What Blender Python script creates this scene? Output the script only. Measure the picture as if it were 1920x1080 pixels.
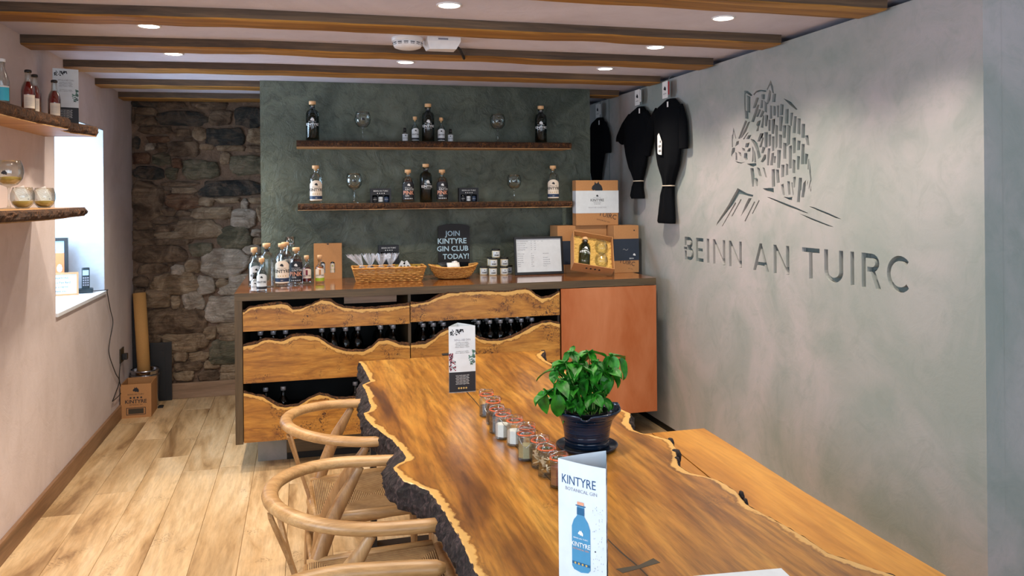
import bpy, bmesh, math, random
from mathutils import Vector, Matrix, noise as mnoise
random.seed(7)
for o in list(bpy.data.objects): bpy.data.objects.remove(o)
SC = bpy.context.scene
COL = SC.collection
R = math.radians
# ---------------------------------------------------------------- camera
FPX, PCX, PCY, CAMZ = 1500.0, 960.0, 369.0, 1.6
YAW, ROLL = math.atan(395/1500), R(0.53)
cf = Vector((math.sin(YAW), math.cos(YAW), 0))
r0 = Vector((math.cos(YAW), -math.sin(YAW), 0)); u0 = Vector((0, 0, 1))
cr = r0*math.cos(ROLL) - u0*math.sin(ROLL)
cu = u0*math.cos(ROLL) + r0*math.sin(ROLL)
cam = bpy.data.cameras.new('camera'); co = bpy.data.objects.new('camera', cam); COL.objects.link(co)
m = Matrix((cr, cu, -cf)).transposed().to_4x4(); m.translation = (0, 0, CAMZ)
co.matrix_world = m
cam.sensor_width = 36; cam.sensor_fit = 'HORIZONTAL'; cam.lens = 36*FPX/1920
cam.shift_y = -(540-PCY)/1920; cam.clip_start = .05
SC.camera = co
SC.view_settings.view_transform = 'Standard'; SC.view_settings.look = 'None'
SC.view_settings.gamma = 1; SC.view_settings.use_curve_mapping = False
SC.view_settings.exposure = 0.62
# ---------------------------------------------------------------- world and daylight
w = bpy.data.worlds.new('sky'); SC.world = w; w.use_nodes = True
bg = w.node_tree.nodes['Background']; bg.inputs[0].default_value = (.62, .80, 1, 1); bg.inputs[1].default_value = 1.0
def area(name, loc, aim, sx, sy, power, colr):
    l = bpy.data.lights.new(name, 'AREA'); l.shape = 'RECTANGLE'; l.size = sx; l.size_y = sy; l.energy = power; l.color = colr
    o = bpy.data.objects.new(name, l); COL.objects.link(o); o.location = loc
    o.rotation_euler = (Vector(aim)-Vector(loc)).to_track_quat('-Z', 'Y').to_euler()
    return o
area('daylight_through_small_window', (-1.83, 5.43, 1.6), (-.2, 5.6, .85), 1.0, .95, 34, (.62, .80, 1))
area('daylight_through_shop_window', (1.2, -1.95, 1.5), (1.2, 3, 1.25), 3.4, 1.7, 46, (.74, .86, 1))
area('daylight_through_side_window', (-1.34, .75, 1.5), (2.4, 1.7, 1.1), 1.5, 1.1, 36, (.72, .85, 1))
SPOTS = [(-.672, 3.99), (-.672, 4.72), (-.672, 5.27), (.605, 3.30), (.605, 4.74), (1.862, 3.27), (1.862, 3.99), (1.862, 4.73),  # farthest left-row lamp is added, hidden behind a beam to brighten the stones
         (-.672, 3.27), (-.672, 2.5), (.605, 2.5), (1.862, 2.5), (-.672, .9), (.605, .9), (1.862, .9)]
SPOT_W = 34
# ---------------------------------------------------------------- picture measurements turned into room metres
def _ray(x, y): return cf + cr*((x-PCX)/FPX) - cu*((y-PCY)/FPX)
def on_x(x, y, v): d = _ray(x, y); return Vector((0, 0, CAMZ)) + d*(v/d.x)
def on_y(x, y, v): d = _ray(x, y); return Vector((0, 0, CAMZ)) + d*(v/d.y)
def on_z(x, y, v): d = _ray(x, y); return Vector((0, 0, CAMZ)) + d*((v-CAMZ)/d.z)
# ---------------------------------------------------------------- materials
def lin(c):
    return tuple(((v/255/12.92) if v/255 <= .04045 else ((v/255+.055)/1.055)**2.4) for v in c) + (1,)
class NT:
    def __init__(s, name):
        s.m = bpy.data.materials.new(name); s.m.use_nodes = True; s.t = s.m.node_tree; s.b = s.t.nodes['Principled BSDF']
    def n(s, t, **k):
        o = s.t.nodes.new(t)
        for a, v in k.items(): setattr(o, a, v)
        return o
    def l(s, a, b): s.t.links.new(a, b)
    def val(s, inp, v):
        if isinstance(v, bpy.types.NodeSocket): s.l(v, inp)
        else: inp.default_value = v
    def coord(s, scale=(1, 1, 1), rnd=True, kind='Object'):
        tc = s.n('ShaderNodeTexCoord'); mp = s.n('ShaderNodeMapping'); s.l(tc.outputs[kind], mp.inputs[0]); mp.inputs['Scale'].default_value = scale
        if rnd:
            oi = s.n('ShaderNodeObjectInfo'); mu = s.n('ShaderNodeMath', operation='MULTIPLY'); s.l(oi.outputs['Random'], mu.inputs[0]); mu.inputs[1].default_value = 37
            cb = s.n('ShaderNodeCombineXYZ'); [s.l(mu.outputs[0], cb.inputs[i]) for i in range(3)]; s.l(cb.outputs[0], mp.inputs['Location'])
        return mp.outputs[0]
    def noise(s, vec, scale, detail=4, rough=.55, dist=0):
        o = s.n('ShaderNodeTexNoise'); s.l(vec, o.inputs['Vector']); o.inputs['Scale'].default_value = scale; o.inputs['Detail'].default_value = detail
        o.inputs['Roughness'].default_value = rough; o.inputs['Distortion'].default_value = dist; return o.outputs[0]
    def ramp(s, fac, stops, ease='LINEAR'):
        o = s.n('ShaderNodeValToRGB'); s.l(fac, o.inputs[0]); e = o.color_ramp.elements; o.color_ramp.interpolation = ease
        while len(e) < len(stops): e.new(.5)
        for i, (p, c) in enumerate(stops): e[i].position = p; e[i].color = lin(c) if len(c) == 3 and max(c) > 1 else tuple(c)[:3]+(1,)
        return o.outputs[0]
    def mix(s, fac, a, b, mode='MIX'):
        o = s.n('ShaderNodeMix', data_type='RGBA', blend_type=mode); s.val(o.inputs[0], fac); s.val(o.inputs[6], a); s.val(o.inputs[7], b); return o.outputs[2]
    def math(s, op, a, b=0.0):
        o = s.n('ShaderNodeMath', operation=op); s.val(o.inputs[0], a); s.val(o.inputs[1], b); return o.outputs[0]
    def bump(s, h, strength, dist=.01):
        o = s.n('ShaderNodeBump'); s.l(h, o.inputs['Height']); o.inputs['Strength'].default_value = strength; o.inputs['Distance'].default_value = dist
        s.l(o.outputs[0], s.b.inputs['Normal'])
    def fin(s, col=None, rough=.5, **k):
        if col is not None: s.val(s.b.inputs['Base Color'], col)
        s.val(s.b.inputs['Roughness'], rough)
        for a, v in k.items(): s.val(s.b.inputs[a.replace('_', ' ')], v)
        return s.m
def plain(name, c, rough=.5, bump=0, bscale=200, **k):
    s = NT(name)
    v = s.coord(rnd=False)
    nz = s.noise(v, bscale if bump else 25, 3)
    col = s.mix(.12, lin(c), s.ramp(nz, [(.3, tuple(x*.6 for x in lin(c)[:3])), (.7, tuple(min(1, x*1.4) for x in lin(c)[:3]))]))
    if bump: s.bump(nz, bump, .003)
    return s.fin(col, rough, **k)
def plaster(name, a, b, c, scale=1.6, rough=.75, bump=.35, cracks=.5):
    s = NT(name); v = s.coord(rnd=False)
    big = s.noise(v, scale, 5, .6, 1.2); mid = s.noise(v, scale*5, 6, .7, 1.2); fine = s.noise(v, 90, 3)
    col = s.mix(s.ramp(big, [(.34, (0, 0, 0)), (.66, (1, 1, 1))]), lin(a), lin(b))
    col = s.mix(s.math('MULTIPLY', s.ramp(mid, [(.5, (0, 0, 0)), (.75, (1, 1, 1))]), cracks), col, lin(c))
    h = s.math('ADD', s.math('MULTIPLY', mid, 1.0), s.math('MULTIPLY', fine, .12))
    s.bump(h, bump, .012)
    return s.fin(col, s.math('ADD', s.math('MULTIPLY', mid, .25), rough-.15))
def wood(name, stops, along=1, sc=(9, .7), fine=.35, rough=.4, edge=None, burl=0, bump=.12, rnd=True, tone=0, coat=0, dist=.8):
    """stops: dark..light colours; along: axis index of the grain; edge: attribute of sapwood distance"""
    s = NT(name); a = [sc[0]]*3; a[along] = sc[1]
    f = [x*9 for x in a]; f[along] = sc[1]*5
    v = s.coord(tuple(a), rnd); v2 = s.coord(tuple(f), rnd)
    g = s.noise(v, 1, 5, .6, dist); g2 = s.noise(v2, 1, 3, .7)
    n = len(stops); col = s.ramp(g, [(.28+.44*i/(n-1), c) for i, c in enumerate(stops)])
    col = s.mix(s.math('MULTIPLY', s.ramp(g2, [(.35, (1, 1, 1)), (.6, (0, 0, 0))]), fine), col, tuple(x*.45 for x in lin(stops[0])[:3])+(1,))
    h = g2
    if burl:
        vb = s.coord((1, 1, 1), rnd); zone = s.ramp(s.noise(vb, 6.5 if burl > 1 else 4.5, 2), [(.53 if burl > 1 else .60, (0, 0, 0)), (.61 if burl > 1 else .68, (1, 1, 1))]); spots = s.ramp(s.noise(vb, 62, 4, .7, 1.5), [(.50, (0, 0, 0)), (.62, (1, 1, 1))])
        col = s.mix(s.math('MULTIPLY', s.math('MULTIPLY', zone, spots), burl), col, lin((70, 38, 12)))
    if edge:
        at = s.n('ShaderNodeAttribute'); at.attribute_name = 'edge'
        vn = s.coord((1, 1, 1), False); wob = s.math('MULTIPLY', s.math('SUBTRACT', s.noise(vn, 9, 5, .7), .5), .075)
        d = s.math('DIVIDE', s.math('ADD', at.outputs['Fac'], wob), edge[0])
        sap = s.ramp(d, [(0, (1, 1, 1)), (.55, (.9, .9, .9)), (.72, (0, 0, 0))])
        line = s.ramp(d, [(.66, (0, 0, 0)), (.78, (1, 1, 1)), (.84, (1, 1, 1)), (1, (0, 0, 0))])
        col = s.mix(s.math('MULTIPLY', sap, .85), col, lin(edge[1])); col = s.mix(s.math('MULTIPLY', line, .45), col, lin(edge[2]))
    if tone:
        oi = s.n('ShaderNodeObjectInfo'); hs = s.n('ShaderNodeHueSaturation'); s.l(col, hs.inputs['Color'])
        s.l(s.math('ADD', s.math('MULTIPLY', oi.outputs['Random'], tone), 1-tone/2), hs.inputs['Value']); col = hs.outputs[0]
    s.bump(h, bump, .003)
    return s.fin(col, rough, Coat_Weight=coat, Coat_Roughness=.15)
def bark(name, a, b, c, scale=28):
    s = NT(name); v = s.coord((1, 1, .6), False)
    n1 = s.noise(v, scale, 6, .75, 1.5); n2 = s.noise(v, scale*.2, 3)
    col = s.ramp(n1, [(.35, a), (.52, b), (.7, c)]); col = s.mix(s.math('MULTIPLY', s.ramp(n2, [(.5, (0, 0, 0)), (.7, (1, 1, 1))]), .45), col, lin(b))
    s.bump(n1, 1, .02); return s.fin(col, .85)
def glass(name, tint=(1, 1, 1), rough=.0, ior=1.45):
    s = NT(name); return s.fin(tint+(1,), rough, Transmission_Weight=1.0, IOR=ior)
def thin(name, tint=(1, 1, 1), edge=.6):
    s = NT(name); t = s.t; t.nodes.remove(s.b); out = [n for n in t.nodes if n.type == 'OUTPUT_MATERIAL'][0]
    tr = s.n('ShaderNodeBsdfTransparent'); gl = s.n('ShaderNodeBsdfGlossy'); gl.inputs['Roughness'].default_value = .03; lw = s.n('ShaderNodeLayerWeight'); lw.inputs[0].default_value = .35
    s.l(s.ramp(lw.outputs['Facing'], [(0, tuple(tint)), (.55, tuple(v*.93 for v in tint)), (1, tuple(v*edge for v in tint))]), tr.inputs[0])
    mx = s.n('ShaderNodeMixShader'); s.l(s.math('ADD', s.math('MULTIPLY', lw.outputs['Fresnel'], .38), .025), mx.inputs[0]); s.l(tr.outputs[0], mx.inputs[1]); s.l(gl.outputs[0], mx.inputs[2]); s.l(mx.outputs[0], out.inputs[0]); return s.m
def emit(name, c, st):
    s = NT(name); s.b.inputs['Emission Color'].default_value = lin(c); s.b.inputs['Emission Strength'].default_value = st; return s.fin(lin(c), .5)
M = {}
M['plaster_left'] = plaster('pink_lime_plaster', (216, 203, 201), (200, 185, 181), (184, 168, 158), 1.2, .8, .22, .3)
M['ceiling'] = plaster('ceiling_plaster', (204, 202, 216), (190, 187, 200), (174, 170, 180), 1.5, .85, .2, .25)
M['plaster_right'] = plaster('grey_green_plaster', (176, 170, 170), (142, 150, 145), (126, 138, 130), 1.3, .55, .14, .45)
M['plaster_shaded'] = plaster('shaded_grey_green_plaster', (100, 108, 94), (58, 67, 56), (40, 49, 40), 2.0, .5, 1.0, .85)  # same plaster as the right wall, darkened to paint in the partition's shade
M['recess'] = plaster('shaded_recess_plaster', (98, 112, 112), (84, 98, 98), (74, 88, 88), 3, .6, .1, .3)  # shade and bluish light in the recesses are painted into this tone
M['reveal'] = plaster('white_reveal_plaster', (182, 190, 200), (168, 178, 190), (150, 162, 176), 2, .8, .25, .3)
M['mortar'] = plaster('lime_mortar', (136, 110, 90), (108, 86, 68), (70, 54, 42), 6, .9, 1.0, .8)
for k, c in dict(slate=((38, 37, 36), (66, 66, 62), (104, 92, 78)), brown=((80, 62, 46), (128, 104, 82), (172, 146, 118)), rust=((84, 54, 38), (126, 90, 66), (158, 126, 98)),
                 olive=((80, 78, 60), (124, 116, 92), (156, 144, 120)), tan=((122, 98, 72), (174, 148, 118), (206, 182, 152)), pale=((156, 138, 120), (200, 184, 164), (226, 210, 194))).items():
    s = NT('stone_'+k); v = s.coord((1, 1, 1)); v2 = s.coord((.8, 1, 3)); n1 = s.noise(v, 7, 7, .68, 1.0); n2 = s.noise(v2, 14, 6, .7, 1)
    col = s.ramp(n1, [(.36, c[0]), (.5, c[1]), (.66, c[2])]); col = s.mix(s.math('MULTIPLY', s.ramp(n2, [(.5, (0, 0, 0)), (.72, (1, 1, 1))]), .5), col, lin(c[0]))
    n3 = s.noise(v, 3.2, 6, .7, 2); col = s.mix(s.math('MULTIPLY', s.ramp(n3, [(.5, (0, 0, 0)), (.62, (1, 1, 1))]), .35), col, lin((158, 130, 106))); s.bump(s.math('ADD', n1, s.math('MULTIPLY', n2, 1.2)), 1.0, .035); M['stone_'+k] = s.fin(col, .85)
M['plank'] = wood('pale_oak_board', ((128, 94, 58), (194, 160, 116), (216, 186, 144), (224, 200, 164)), 1, (6, 1.1), .25, .36, tone=.22, bump=.06, burl=.55)
M['skirting'] = wood('skirting_oak', ((104, 74, 50), (140, 104, 74), (160, 124, 92)), 1, (10, 1), .3, .5)
M['skirting_x'] = wood('skirting_oak_back', ((118, 92, 70), (150, 120, 94), (168, 138, 112)), 0, (10, 1), .3, .5)
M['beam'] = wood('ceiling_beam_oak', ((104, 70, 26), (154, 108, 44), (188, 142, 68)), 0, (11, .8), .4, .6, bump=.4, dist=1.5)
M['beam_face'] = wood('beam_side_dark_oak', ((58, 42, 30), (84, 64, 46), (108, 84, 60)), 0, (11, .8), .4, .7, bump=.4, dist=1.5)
M['table'] = wood('table_oak', ((84, 46, 14), (142, 90, 30), (178, 122, 46), (200, 148, 66)), 1, (7, 1.0), .5, .3, edge=(.032, (214, 170, 98), (84, 48, 14)), burl=.6, bump=.05, rnd=False, coat=.2, dist=1.1)
M['bench'] = wood('bench_oak', ((142, 88, 28), (186, 128, 48), (204, 148, 64)), 1, (6, .8), .25, .36, bump=.06, rnd=False, coat=.15)
M['drawer'] = wood('burr_oak_front', ((126, 76, 24), (178, 122, 46), (202, 148, 66)), 0, (12, 2.4), .35, .38, edge=(.026, (222, 178, 100), (92, 54, 16)), burl=1.1, bump=.06, rnd=True, coat=.2, dist=2.2)
M['bark'] = bark('oak_bark', (14, 10, 10), (44, 32, 31), (108, 84, 82), 34)
M['bark_brown'] = bark('brown_oak_bark', (30, 18, 10), (84, 52, 26), (150, 96, 46), 45)
M['cab_oak'] = wood('smoked_oak_x', ((66, 52, 34), (88, 72, 48), (104, 86, 60)), 0, (16, 1.2), .4, .5)
M['cab_oak_z'] = wood('smoked_oak_z', ((66, 52, 34), (88, 72, 48), (104, 86, 60)), 2, (16, 1.2), .4, .5)
M['counter_top'] = wood('polished_oak_counter', ((104, 56, 24), (144, 84, 38), (170, 106, 54)), 0, (8, .8), .3, .10, coat=.7, bump=.02)
M['shelf'] = wood('shelf_oak', ((150, 104, 58), (190, 146, 92), (208, 168, 116)), 0, (12, 1), .3, .5)
M['chair'] = wood('chair_oak', ((142, 102, 58), (182, 140, 90), (204, 166, 116)), 0, (16, 3), .3, .4, bump=.06)
M['chair_z'] = wood('chair_oak_upright', ((136, 96, 56), (172, 130, 84), (194, 156, 108)), 2, (22, 2), .3, .4, bump=.06)
M['copper'] = plain('copper_sheet', (196, 104, 66), .38, 0, Metallic=.75)
s = NT('copper_door'); v = s.coord((1, 1, .35), False); nn = s.noise(v, 3, 5, .6, .6); M['copper'] = s.fin(s.ramp(nn, [(.35, (170, 92, 44)), (.65, (196, 126, 84))]), .5, Metallic=.35)
M['black'] = plain('black_interior', (16, 15, 14), .6)
M['black_metal'] = plain('black_steel', (24, 24, 25), .45)
M['black_frame'] = plain('black_frame', (18, 18, 20), .4)
M['white_plastic'] = plain('white_plastic', (222, 222, 224), .4)
M['white_paint'] = plain('white_painted_sill', (226, 230, 236), .35)
M['paper'] = plain('white_paper', (206, 214, 220), .55)
M['cream'] = plain('cream_label', (228, 214, 196), .5)
M['ink'] = plain('dark_ink', (26, 30, 38), .6)
M['greyink'] = plain('grey_ink', (132, 134, 146), .6)
M['navy'] = plain('navy_print', (30, 52, 84), .5)
M['teal_ink'] = plain('teal_ink', (8, 66, 108), .5)
M['teal_light'] = plain('teal_bottle_print', (66, 134, 170), .5)
M['teal_mid'] = plain('teal_dark_print', (20, 86, 124), .5)
M['white_ink'] = plain('white_ink', (226, 230, 232), .5)
M['gold_ink'] = plain('gold_ink', (188, 160, 96), .4)
M['copper_ink'] = plain('copper_ink', (214, 150, 120), .35)
M['red_ink'] = plain('berry_print', (124, 24, 50), .5)
M['green_ink'] = plain('herb_print', (88, 128, 116), .5)
M['lime_ink'] = plain('lime_print', (150, 176, 40), .5)
M['chalk'] = plain('chalk', (170, 200, 216), .9)
M['board'] = plain('chalkboard_black', (14, 14, 16), .6)
M['carton'] = plain('kraft_card', (178, 128, 80), .75, .1, 120)
M['carton_in'] = plain('kraft_card_inside', (196, 150, 96), .8, .1, 120)
M['navy_card'] = plain('navy_band', (34, 46, 62), .6)
M['tube_card'] = plain('brown_paper_roll', (186, 138, 78), .8, .1, 150)
M['straw'] = plain('shredded_paper', (206, 168, 90), .9, 1, 90)
M['steel'] = plain('shiny_steel', (190, 188, 190), .18, 0, Metallic=1.0)
M['wire'] = plain('clip_wire', (170, 176, 180), .25, 0, Metallic=1.0)
M['cork'] = plain('cork', (206, 160, 110), .7)
M['cork_top'] = plain('wooden_stopper', (222, 178, 130), .5)
M['glass'] = thin('clear_glass', (.96, .985, .985))
M['glass_blue'] = thin('blue_clear_glass', (.86, .94, .97))
M['glass_dark'] = thin('smoky_glass', (.48, .55, .55), .25)
M['gin_pink'] = thin('pink_gin_liquid', (.95, .66, .68))
M['gin_red'] = plain('red_liquid', (150, 20, 24), .08, 0, Transmission_Weight=.35, Specular_IOR_Level=.8)
M['amber'] = plain('amber_liquid', (196, 96, 30), .08, 0, Transmission_Weight=.35)
M['plum'] = plain('plum_liquid', (96, 26, 26), .08, 0, Transmission_Weight=.3)
M['cyan'] = plain('cyan_label', (60, 178, 200), .5)
M['shirt'] = plain('black_jersey', (9, 11, 15), 1, .3, 300, Specular_IOR_Level=.1)
M['tag'] = plain('white_swing_tag', (228, 226, 224), .6)
M['red_card'] = plain('red_card', (176, 44, 48), .6)
M['tie'] = plain('pale_elastic', (206, 190, 170), .7)
M['leaf'] = None
s = NT('basil_leaf'); v = s.coord((1, 1, 1)); n1 = s.noise(v, 30, 4); M['leaf'] = s.fin(s.ramp(n1, [(.3, (14, 72, 12)), (.5, (28, 112, 18)), (.7, (58, 148, 32))]), .48, Subsurface_Weight=.0)
s.bump(n1, .3, .004)
M['silver'] = plain('silver_cap', (188, 188, 194), .3, 0, Metallic=.35)
M['stem'] = plain('basil_stem', (122, 158, 70), .5)
M['soil'] = plain('compost', (42, 32, 26), .95, 1, 160)
s = NT('blue_glazed_pot'); v = s.coord((1, 1, 1), False); tc = s.coord((1, 1, 60), False); n1 = s.noise(tc, 1.2, 2); M['pot'] = s.fin(s.ramp(n1, [(.3, (8, 18, 32)), (.6, (16, 34, 54)), (.8, (38, 66, 96))]), .2); s.bump(n1, .9, .008)
s = NT('woven_cord'); tc = s.n('ShaderNodeTexCoord'); sp = s.n('ShaderNodeSeparateXYZ'); s.l(tc.outputs['Object'], sp.inputs[0])
ax = s.math('ABSOLUTE', s.math('SUBTRACT', sp.outputs[0], .06)); ay = s.math('ABSOLUTE', sp.outputs[1]); gt = s.math('GREATER_THAN', ax, ay)
def stripe(vv): return s.math('ADD', s.math('MULTIPLY', s.math('SINE', s.math('MULTIPLY', vv, 900)), .5), .5)
st = s.n('ShaderNodeMix', data_type='FLOAT'); s.l(gt, st.inputs[0]); s.l(stripe(sp.outputs[1]), st.inputs[2]); s.l(stripe(sp.outputs[0]), st.inputs[3])
# the cords run square to the nearer rail
nz = s.noise(tc.outputs['Object'], 40, 3)
col = s.mix(st.outputs[0], lin((112, 82, 50)), s.ramp(nz, [(.3, (170, 132, 86)), (.7, (200, 164, 112))])); s.bump(st.outputs[0], .8, .003); M['cord'] = s.fin(col, .8)
s = NT('wicker'); v = s.coord((1, 1, 1), False); n1 = s.noise(s.coord((60, 60, 160), False), 1, 3, .6); M['wicker'] = s.fin(s.ramp(n1, [(.3, (150, 92, 34)), (.5, (204, 146, 70)), (.7, (228, 182, 108))]), .5); s.bump(n1, .6, .004)
M['wicker_dark'] = plain('wicker_dark_weave', (120, 74, 30), .7)  # darker weave for basket base and lining
s = NT('cellophane'); M['cello'] = s.fin((.85, .9, 1, 1), .1, Alpha=.26, Metallic=.3)
M['sweet'] = plain('dark_sweets', (20, 22, 34), .25)
M['spice_white'] = plain('white_powder', (226, 220, 210), .9, .6, 120)
M['spice_khaki'] = plain('khaki_powder', (172, 162, 122), .9, .4, 150)
M['spice_red'] = plain('red_brown_seeds', (132, 74, 54), .8, 1, 260)
M['spice_dark'] = plain('dark_berries', (34, 28, 34), .6, 1, 160)
M['peel'] = plain('dried_peel', (226, 208, 178), .8, .8, 90)
M['seal'] = plain('orange_rubber_seal', (222, 98, 52), .4)
M['tin'] = plain('cream_candle_glass', (218, 204, 168), .35)
M['crack'] = plain('dark_crack', (20, 14, 10), .6)
M['key'] = plain('bog_oak_key', (56, 48, 34), .5)
M['lamp'] = emit('downlight_diffuser', (255, 246, 236), 7)
M['skin1'] = plain('photo_orange', (214, 120, 70), .4)
M['skin2'] = plain('photo_sky', (150, 180, 206), .4)
M['oakframe'] = plain('light_oak_frame', (190, 142, 100), .5)
M['phone'] = plain('dark_teal_phone', (20, 40, 48), .35)
M['honey'] = plain('sparkling_gold_shreds', (168, 140, 60), .7)
# ---------------------------------------------------------------- mesh helpers
class MB:
    def __init__(s): s.v = []; s.f = []; s.m = []; s.sm = []; s.X = Matrix.Identity(4); s.attr = None
    def add(s, vs, fs, mi=0, smooth=False):
        b = len(s.v); s.v += [tuple(s.X @ Vector(p)) for p in vs]
        for f in fs: s.f.append(tuple(b+i for i in f)); s.m.append(mi); s.sm.append(smooth)
        return b
    def box(s, x0, x1, y0, y1, z0, z1, mi=0):
        v = [(x0, y0, z0), (x1, y0, z0), (x1, y1, z0), (x0, y1, z0), (x0, y0, z1), (x1, y0, z1), (x1, y1, z1), (x0, y1, z1)]
        s.add(v, [(0, 3, 2, 1), (4, 5, 6, 7), (0, 1, 5, 4), (1, 2, 6, 5), (2, 3, 7, 6), (3, 0, 4, 7)], mi)
    def bbox(s, x0, x1, y0, y1, z0, z1, r=.004, mi=0):
        """box with softened edges"""
        r = min(r, (x1-x0)*.45, (y1-y0)*.45, (z1-z0)*.45); bm = bmesh.new(); bmesh.ops.create_cube(bm, size=1)
        for q in bm.verts: q.co = Vector(((x0+x1)/2+q.co.x*(x1-x0), (y0+y1)/2+q.co.y*(y1-y0), (z0+z1)/2+q.co.z*(z1-z0)))
        bmesh.ops.bevel(bm, geom=bm.edges[:], offset=r, segments=2, affect='EDGES', profile=.7)
        bm.verts.index_update(); s.add([q.co[:] for q in bm.verts], [[q.index for q in f.verts] for f in bm.faces], mi, False); bm.free()
    def prism(s, pts, d0, d1, plane='xy', mi=0, mside=None, smooth=False):
        """polygon extruded; plane xy (along z), xz (along y), yz (along x)"""
        n = len(pts)
        def q(p, d): return (p[0], p[1], d) if plane == 'xy' else ((p[0], d, p[1]) if plane == 'xz' else (d, p[0], p[1]))
        b = s.add([q(p, d0) for p in pts]+[q(p, d1) for p in pts], [])
        A = sum(pts[i][0]*pts[(i+1) % n][1]-pts[(i+1) % n][0]*pts[i][1] for i in range(n))
        fl = (A > 0) != (plane == 'xz')
        lo = tuple(range(n)); hi = tuple(range(n, 2*n))
        lo2, hi2 = (lo[::-1], hi) if fl else (lo, hi[::-1])
        for f in (lo2, hi2): s.f.append(tuple(b+i for i in f)); s.m.append(mi); s.sm.append(False)
        for i in range(n):
            j = (i+1) % n; f = (i, j, n+j, n+i) if fl else (j, i, n+i, n+j)
            s.f.append(tuple(b+k for k in f)); s.m.append(mi if mside is None else mside); s.sm.append(smooth)
    def lathe(s, prof, n=20, mi=0, c=(0, 0, 0), smooth=True, sx=1, sy=1, rot=0):
        vs = []; fs = []; idx = []
        for r, z in prof:
            if r < 1e-6: idx.append([len(vs)]); vs.append((c[0], c[1], c[2]+z))
            else:
                idx.append(list(range(len(vs), len(vs)+n)))
                vs += [(c[0]+r*sx*math.cos(rot+2*math.pi*k/n), c[1]+r*sy*math.sin(rot+2*math.pi*k/n), c[2]+z) for k in range(n)]
        for a, b in zip(idx, idx[1:]):
            for k in range(n):
                k2 = (k+1) % n
                if len(a) == 1 and len(b) == 1: continue
                if len(a) == 1: fs.append((a[0], b[k2], b[k]))
                elif len(b) == 1: fs.append((a[k], a[k2], b[0]))
                else: fs.append((a[k], a[k2], b[k2], b[k]))
        s.add(vs, fs, mi, smooth)
    def tube(s, pts, rad, n=8, mi=0, caps=True, flat=None, closed=False, up=(0, 0, 1)):
        """flat=(a,b): elliptical section, a across (horizontal side), b along the other"""
        pts = [Vector(p) for p in pts]; N = len(pts); rad = rad if isinstance(rad, (list, tuple)) else [rad]*N
        vs = []; up = Vector(up); prev = None
        for i, p in enumerate(pts):
            t = (pts[(i+1) % N]-pts[i-1]) if closed else (pts[min(i+1, N-1)]-pts[max(i-1, 0)])
            t.normalize()
            if prev is None:
                sd = t.cross(up)
                if sd.length < .05: sd = t.cross(Vector((1, 0, 0)))
            else: sd = prev - t*prev.dot(t)
            if flat:
                sd2 = t.cross(up); sd = sd2 if sd2.length > .05 else sd
            sd.normalize(); prev = sd; nn = sd.cross(t)
            fa, fb = flat if flat else (1, 1)
            for k in range(n):
                a = 2*math.pi*k/n; vs.append(p+sd*(math.cos(a)*rad[i]*fa)+nn*(math.sin(a)*rad[i]*fb))
        fs = []
        for i in range(N if closed else N-1):
            j = (i+1) % N
            for k in range(n): k2 = (k+1) % n; fs.append((i*n+k, i*n+k2, j*n+k2, j*n+k))
        if caps and not closed: fs.append(tuple(range(n))[::-1]); fs.append(tuple((N-1)*n+k for k in range(n)))
        s.add(vs, fs, mi, True)
    def quad(s, a, b, c, d, mi=0): s.add([a, b, c, d], [(0, 1, 2, 3)], mi)
    def text(s, txt, size, fn, mi=0, align=0, bold=0):
        vs, fs, w = glyphs(txt, bold); o = {0: -w/2, -1: 0, 1: -w}[align]
        s.add([fn((x+o)*size, y*size) for x, y in vs], fs, mi)
    def build(s, name, mats, parent=None, loc=None, rz=0, props=None):
        me = bpy.data.meshes.new(name); me.from_pydata(s.v, [], s.f)
        for q in (mats if isinstance(mats, (list, tuple)) else [mats]): me.materials.append(M[q] if isinstance(q, str) else q)
        me.polygons.foreach_set('material_index', s.m); me.polygons.foreach_set('use_smooth', s.sm)
        if s.attr is not None:
            at = me.attributes.new('edge', 'FLOAT', 'POINT'); at.data.foreach_set('value', s.attr)
        me.update(); o = bpy.data.objects.new(name, me); COL.objects.link(o)
        if parent: o.parent = parent
        if loc: o.location = loc
        o.rotation_euler.z = rz
        for k, v in (props or {}).items(): o[k] = v
        return o
_G = {}
def glyphs(txt, bold=0):
    if (txt, bold) in _G: return _G[(txt, bold)]
    cu_ = bpy.data.curves.new('lettering', 'FONT'); cu_.body = txt; cu_.size = 1; cu_.resolution_u = 2; cu_.offset = bold
    ob = bpy.data.objects.new('lettering', cu_); COL.objects.link(ob); bpy.context.view_layer.update()
    me = ob.evaluated_get(bpy.context.evaluated_depsgraph_get()).to_mesh()
    vs = [(q.co.x, q.co.y) for q in me.vertices]; fs = [tuple(p.vertices) for p in me.polygons]
    bpy.data.objects.remove(ob); bpy.data.curves.remove(cu_)
    x0 = min(q[0] for q in vs); x1 = max(q[0] for q in vs); h = max(q[1] for q in vs) or 1
    vs = [((x-x0)/h, y/h) for x, y in vs]; _G[(txt, bold)] = (vs, fs, (x1-x0)/h); return _G[(txt, bold)]
def tag(o, label=None, cat=None, group=None, kind=None):
    if label: o['label'] = label
    if cat: o['category'] = cat
    if group: o['group'] = group
    if kind: o['kind'] = kind
    return o
def empty(name, loc, rz=0, label=None, cat=None, group=None):
    o = bpy.data.objects.new(name, None); COL.objects.link(o); o.location = loc; o.rotation_euler.z = rz; o.empty_display_size = .1
    return tag(o, label, cat, group)
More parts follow.
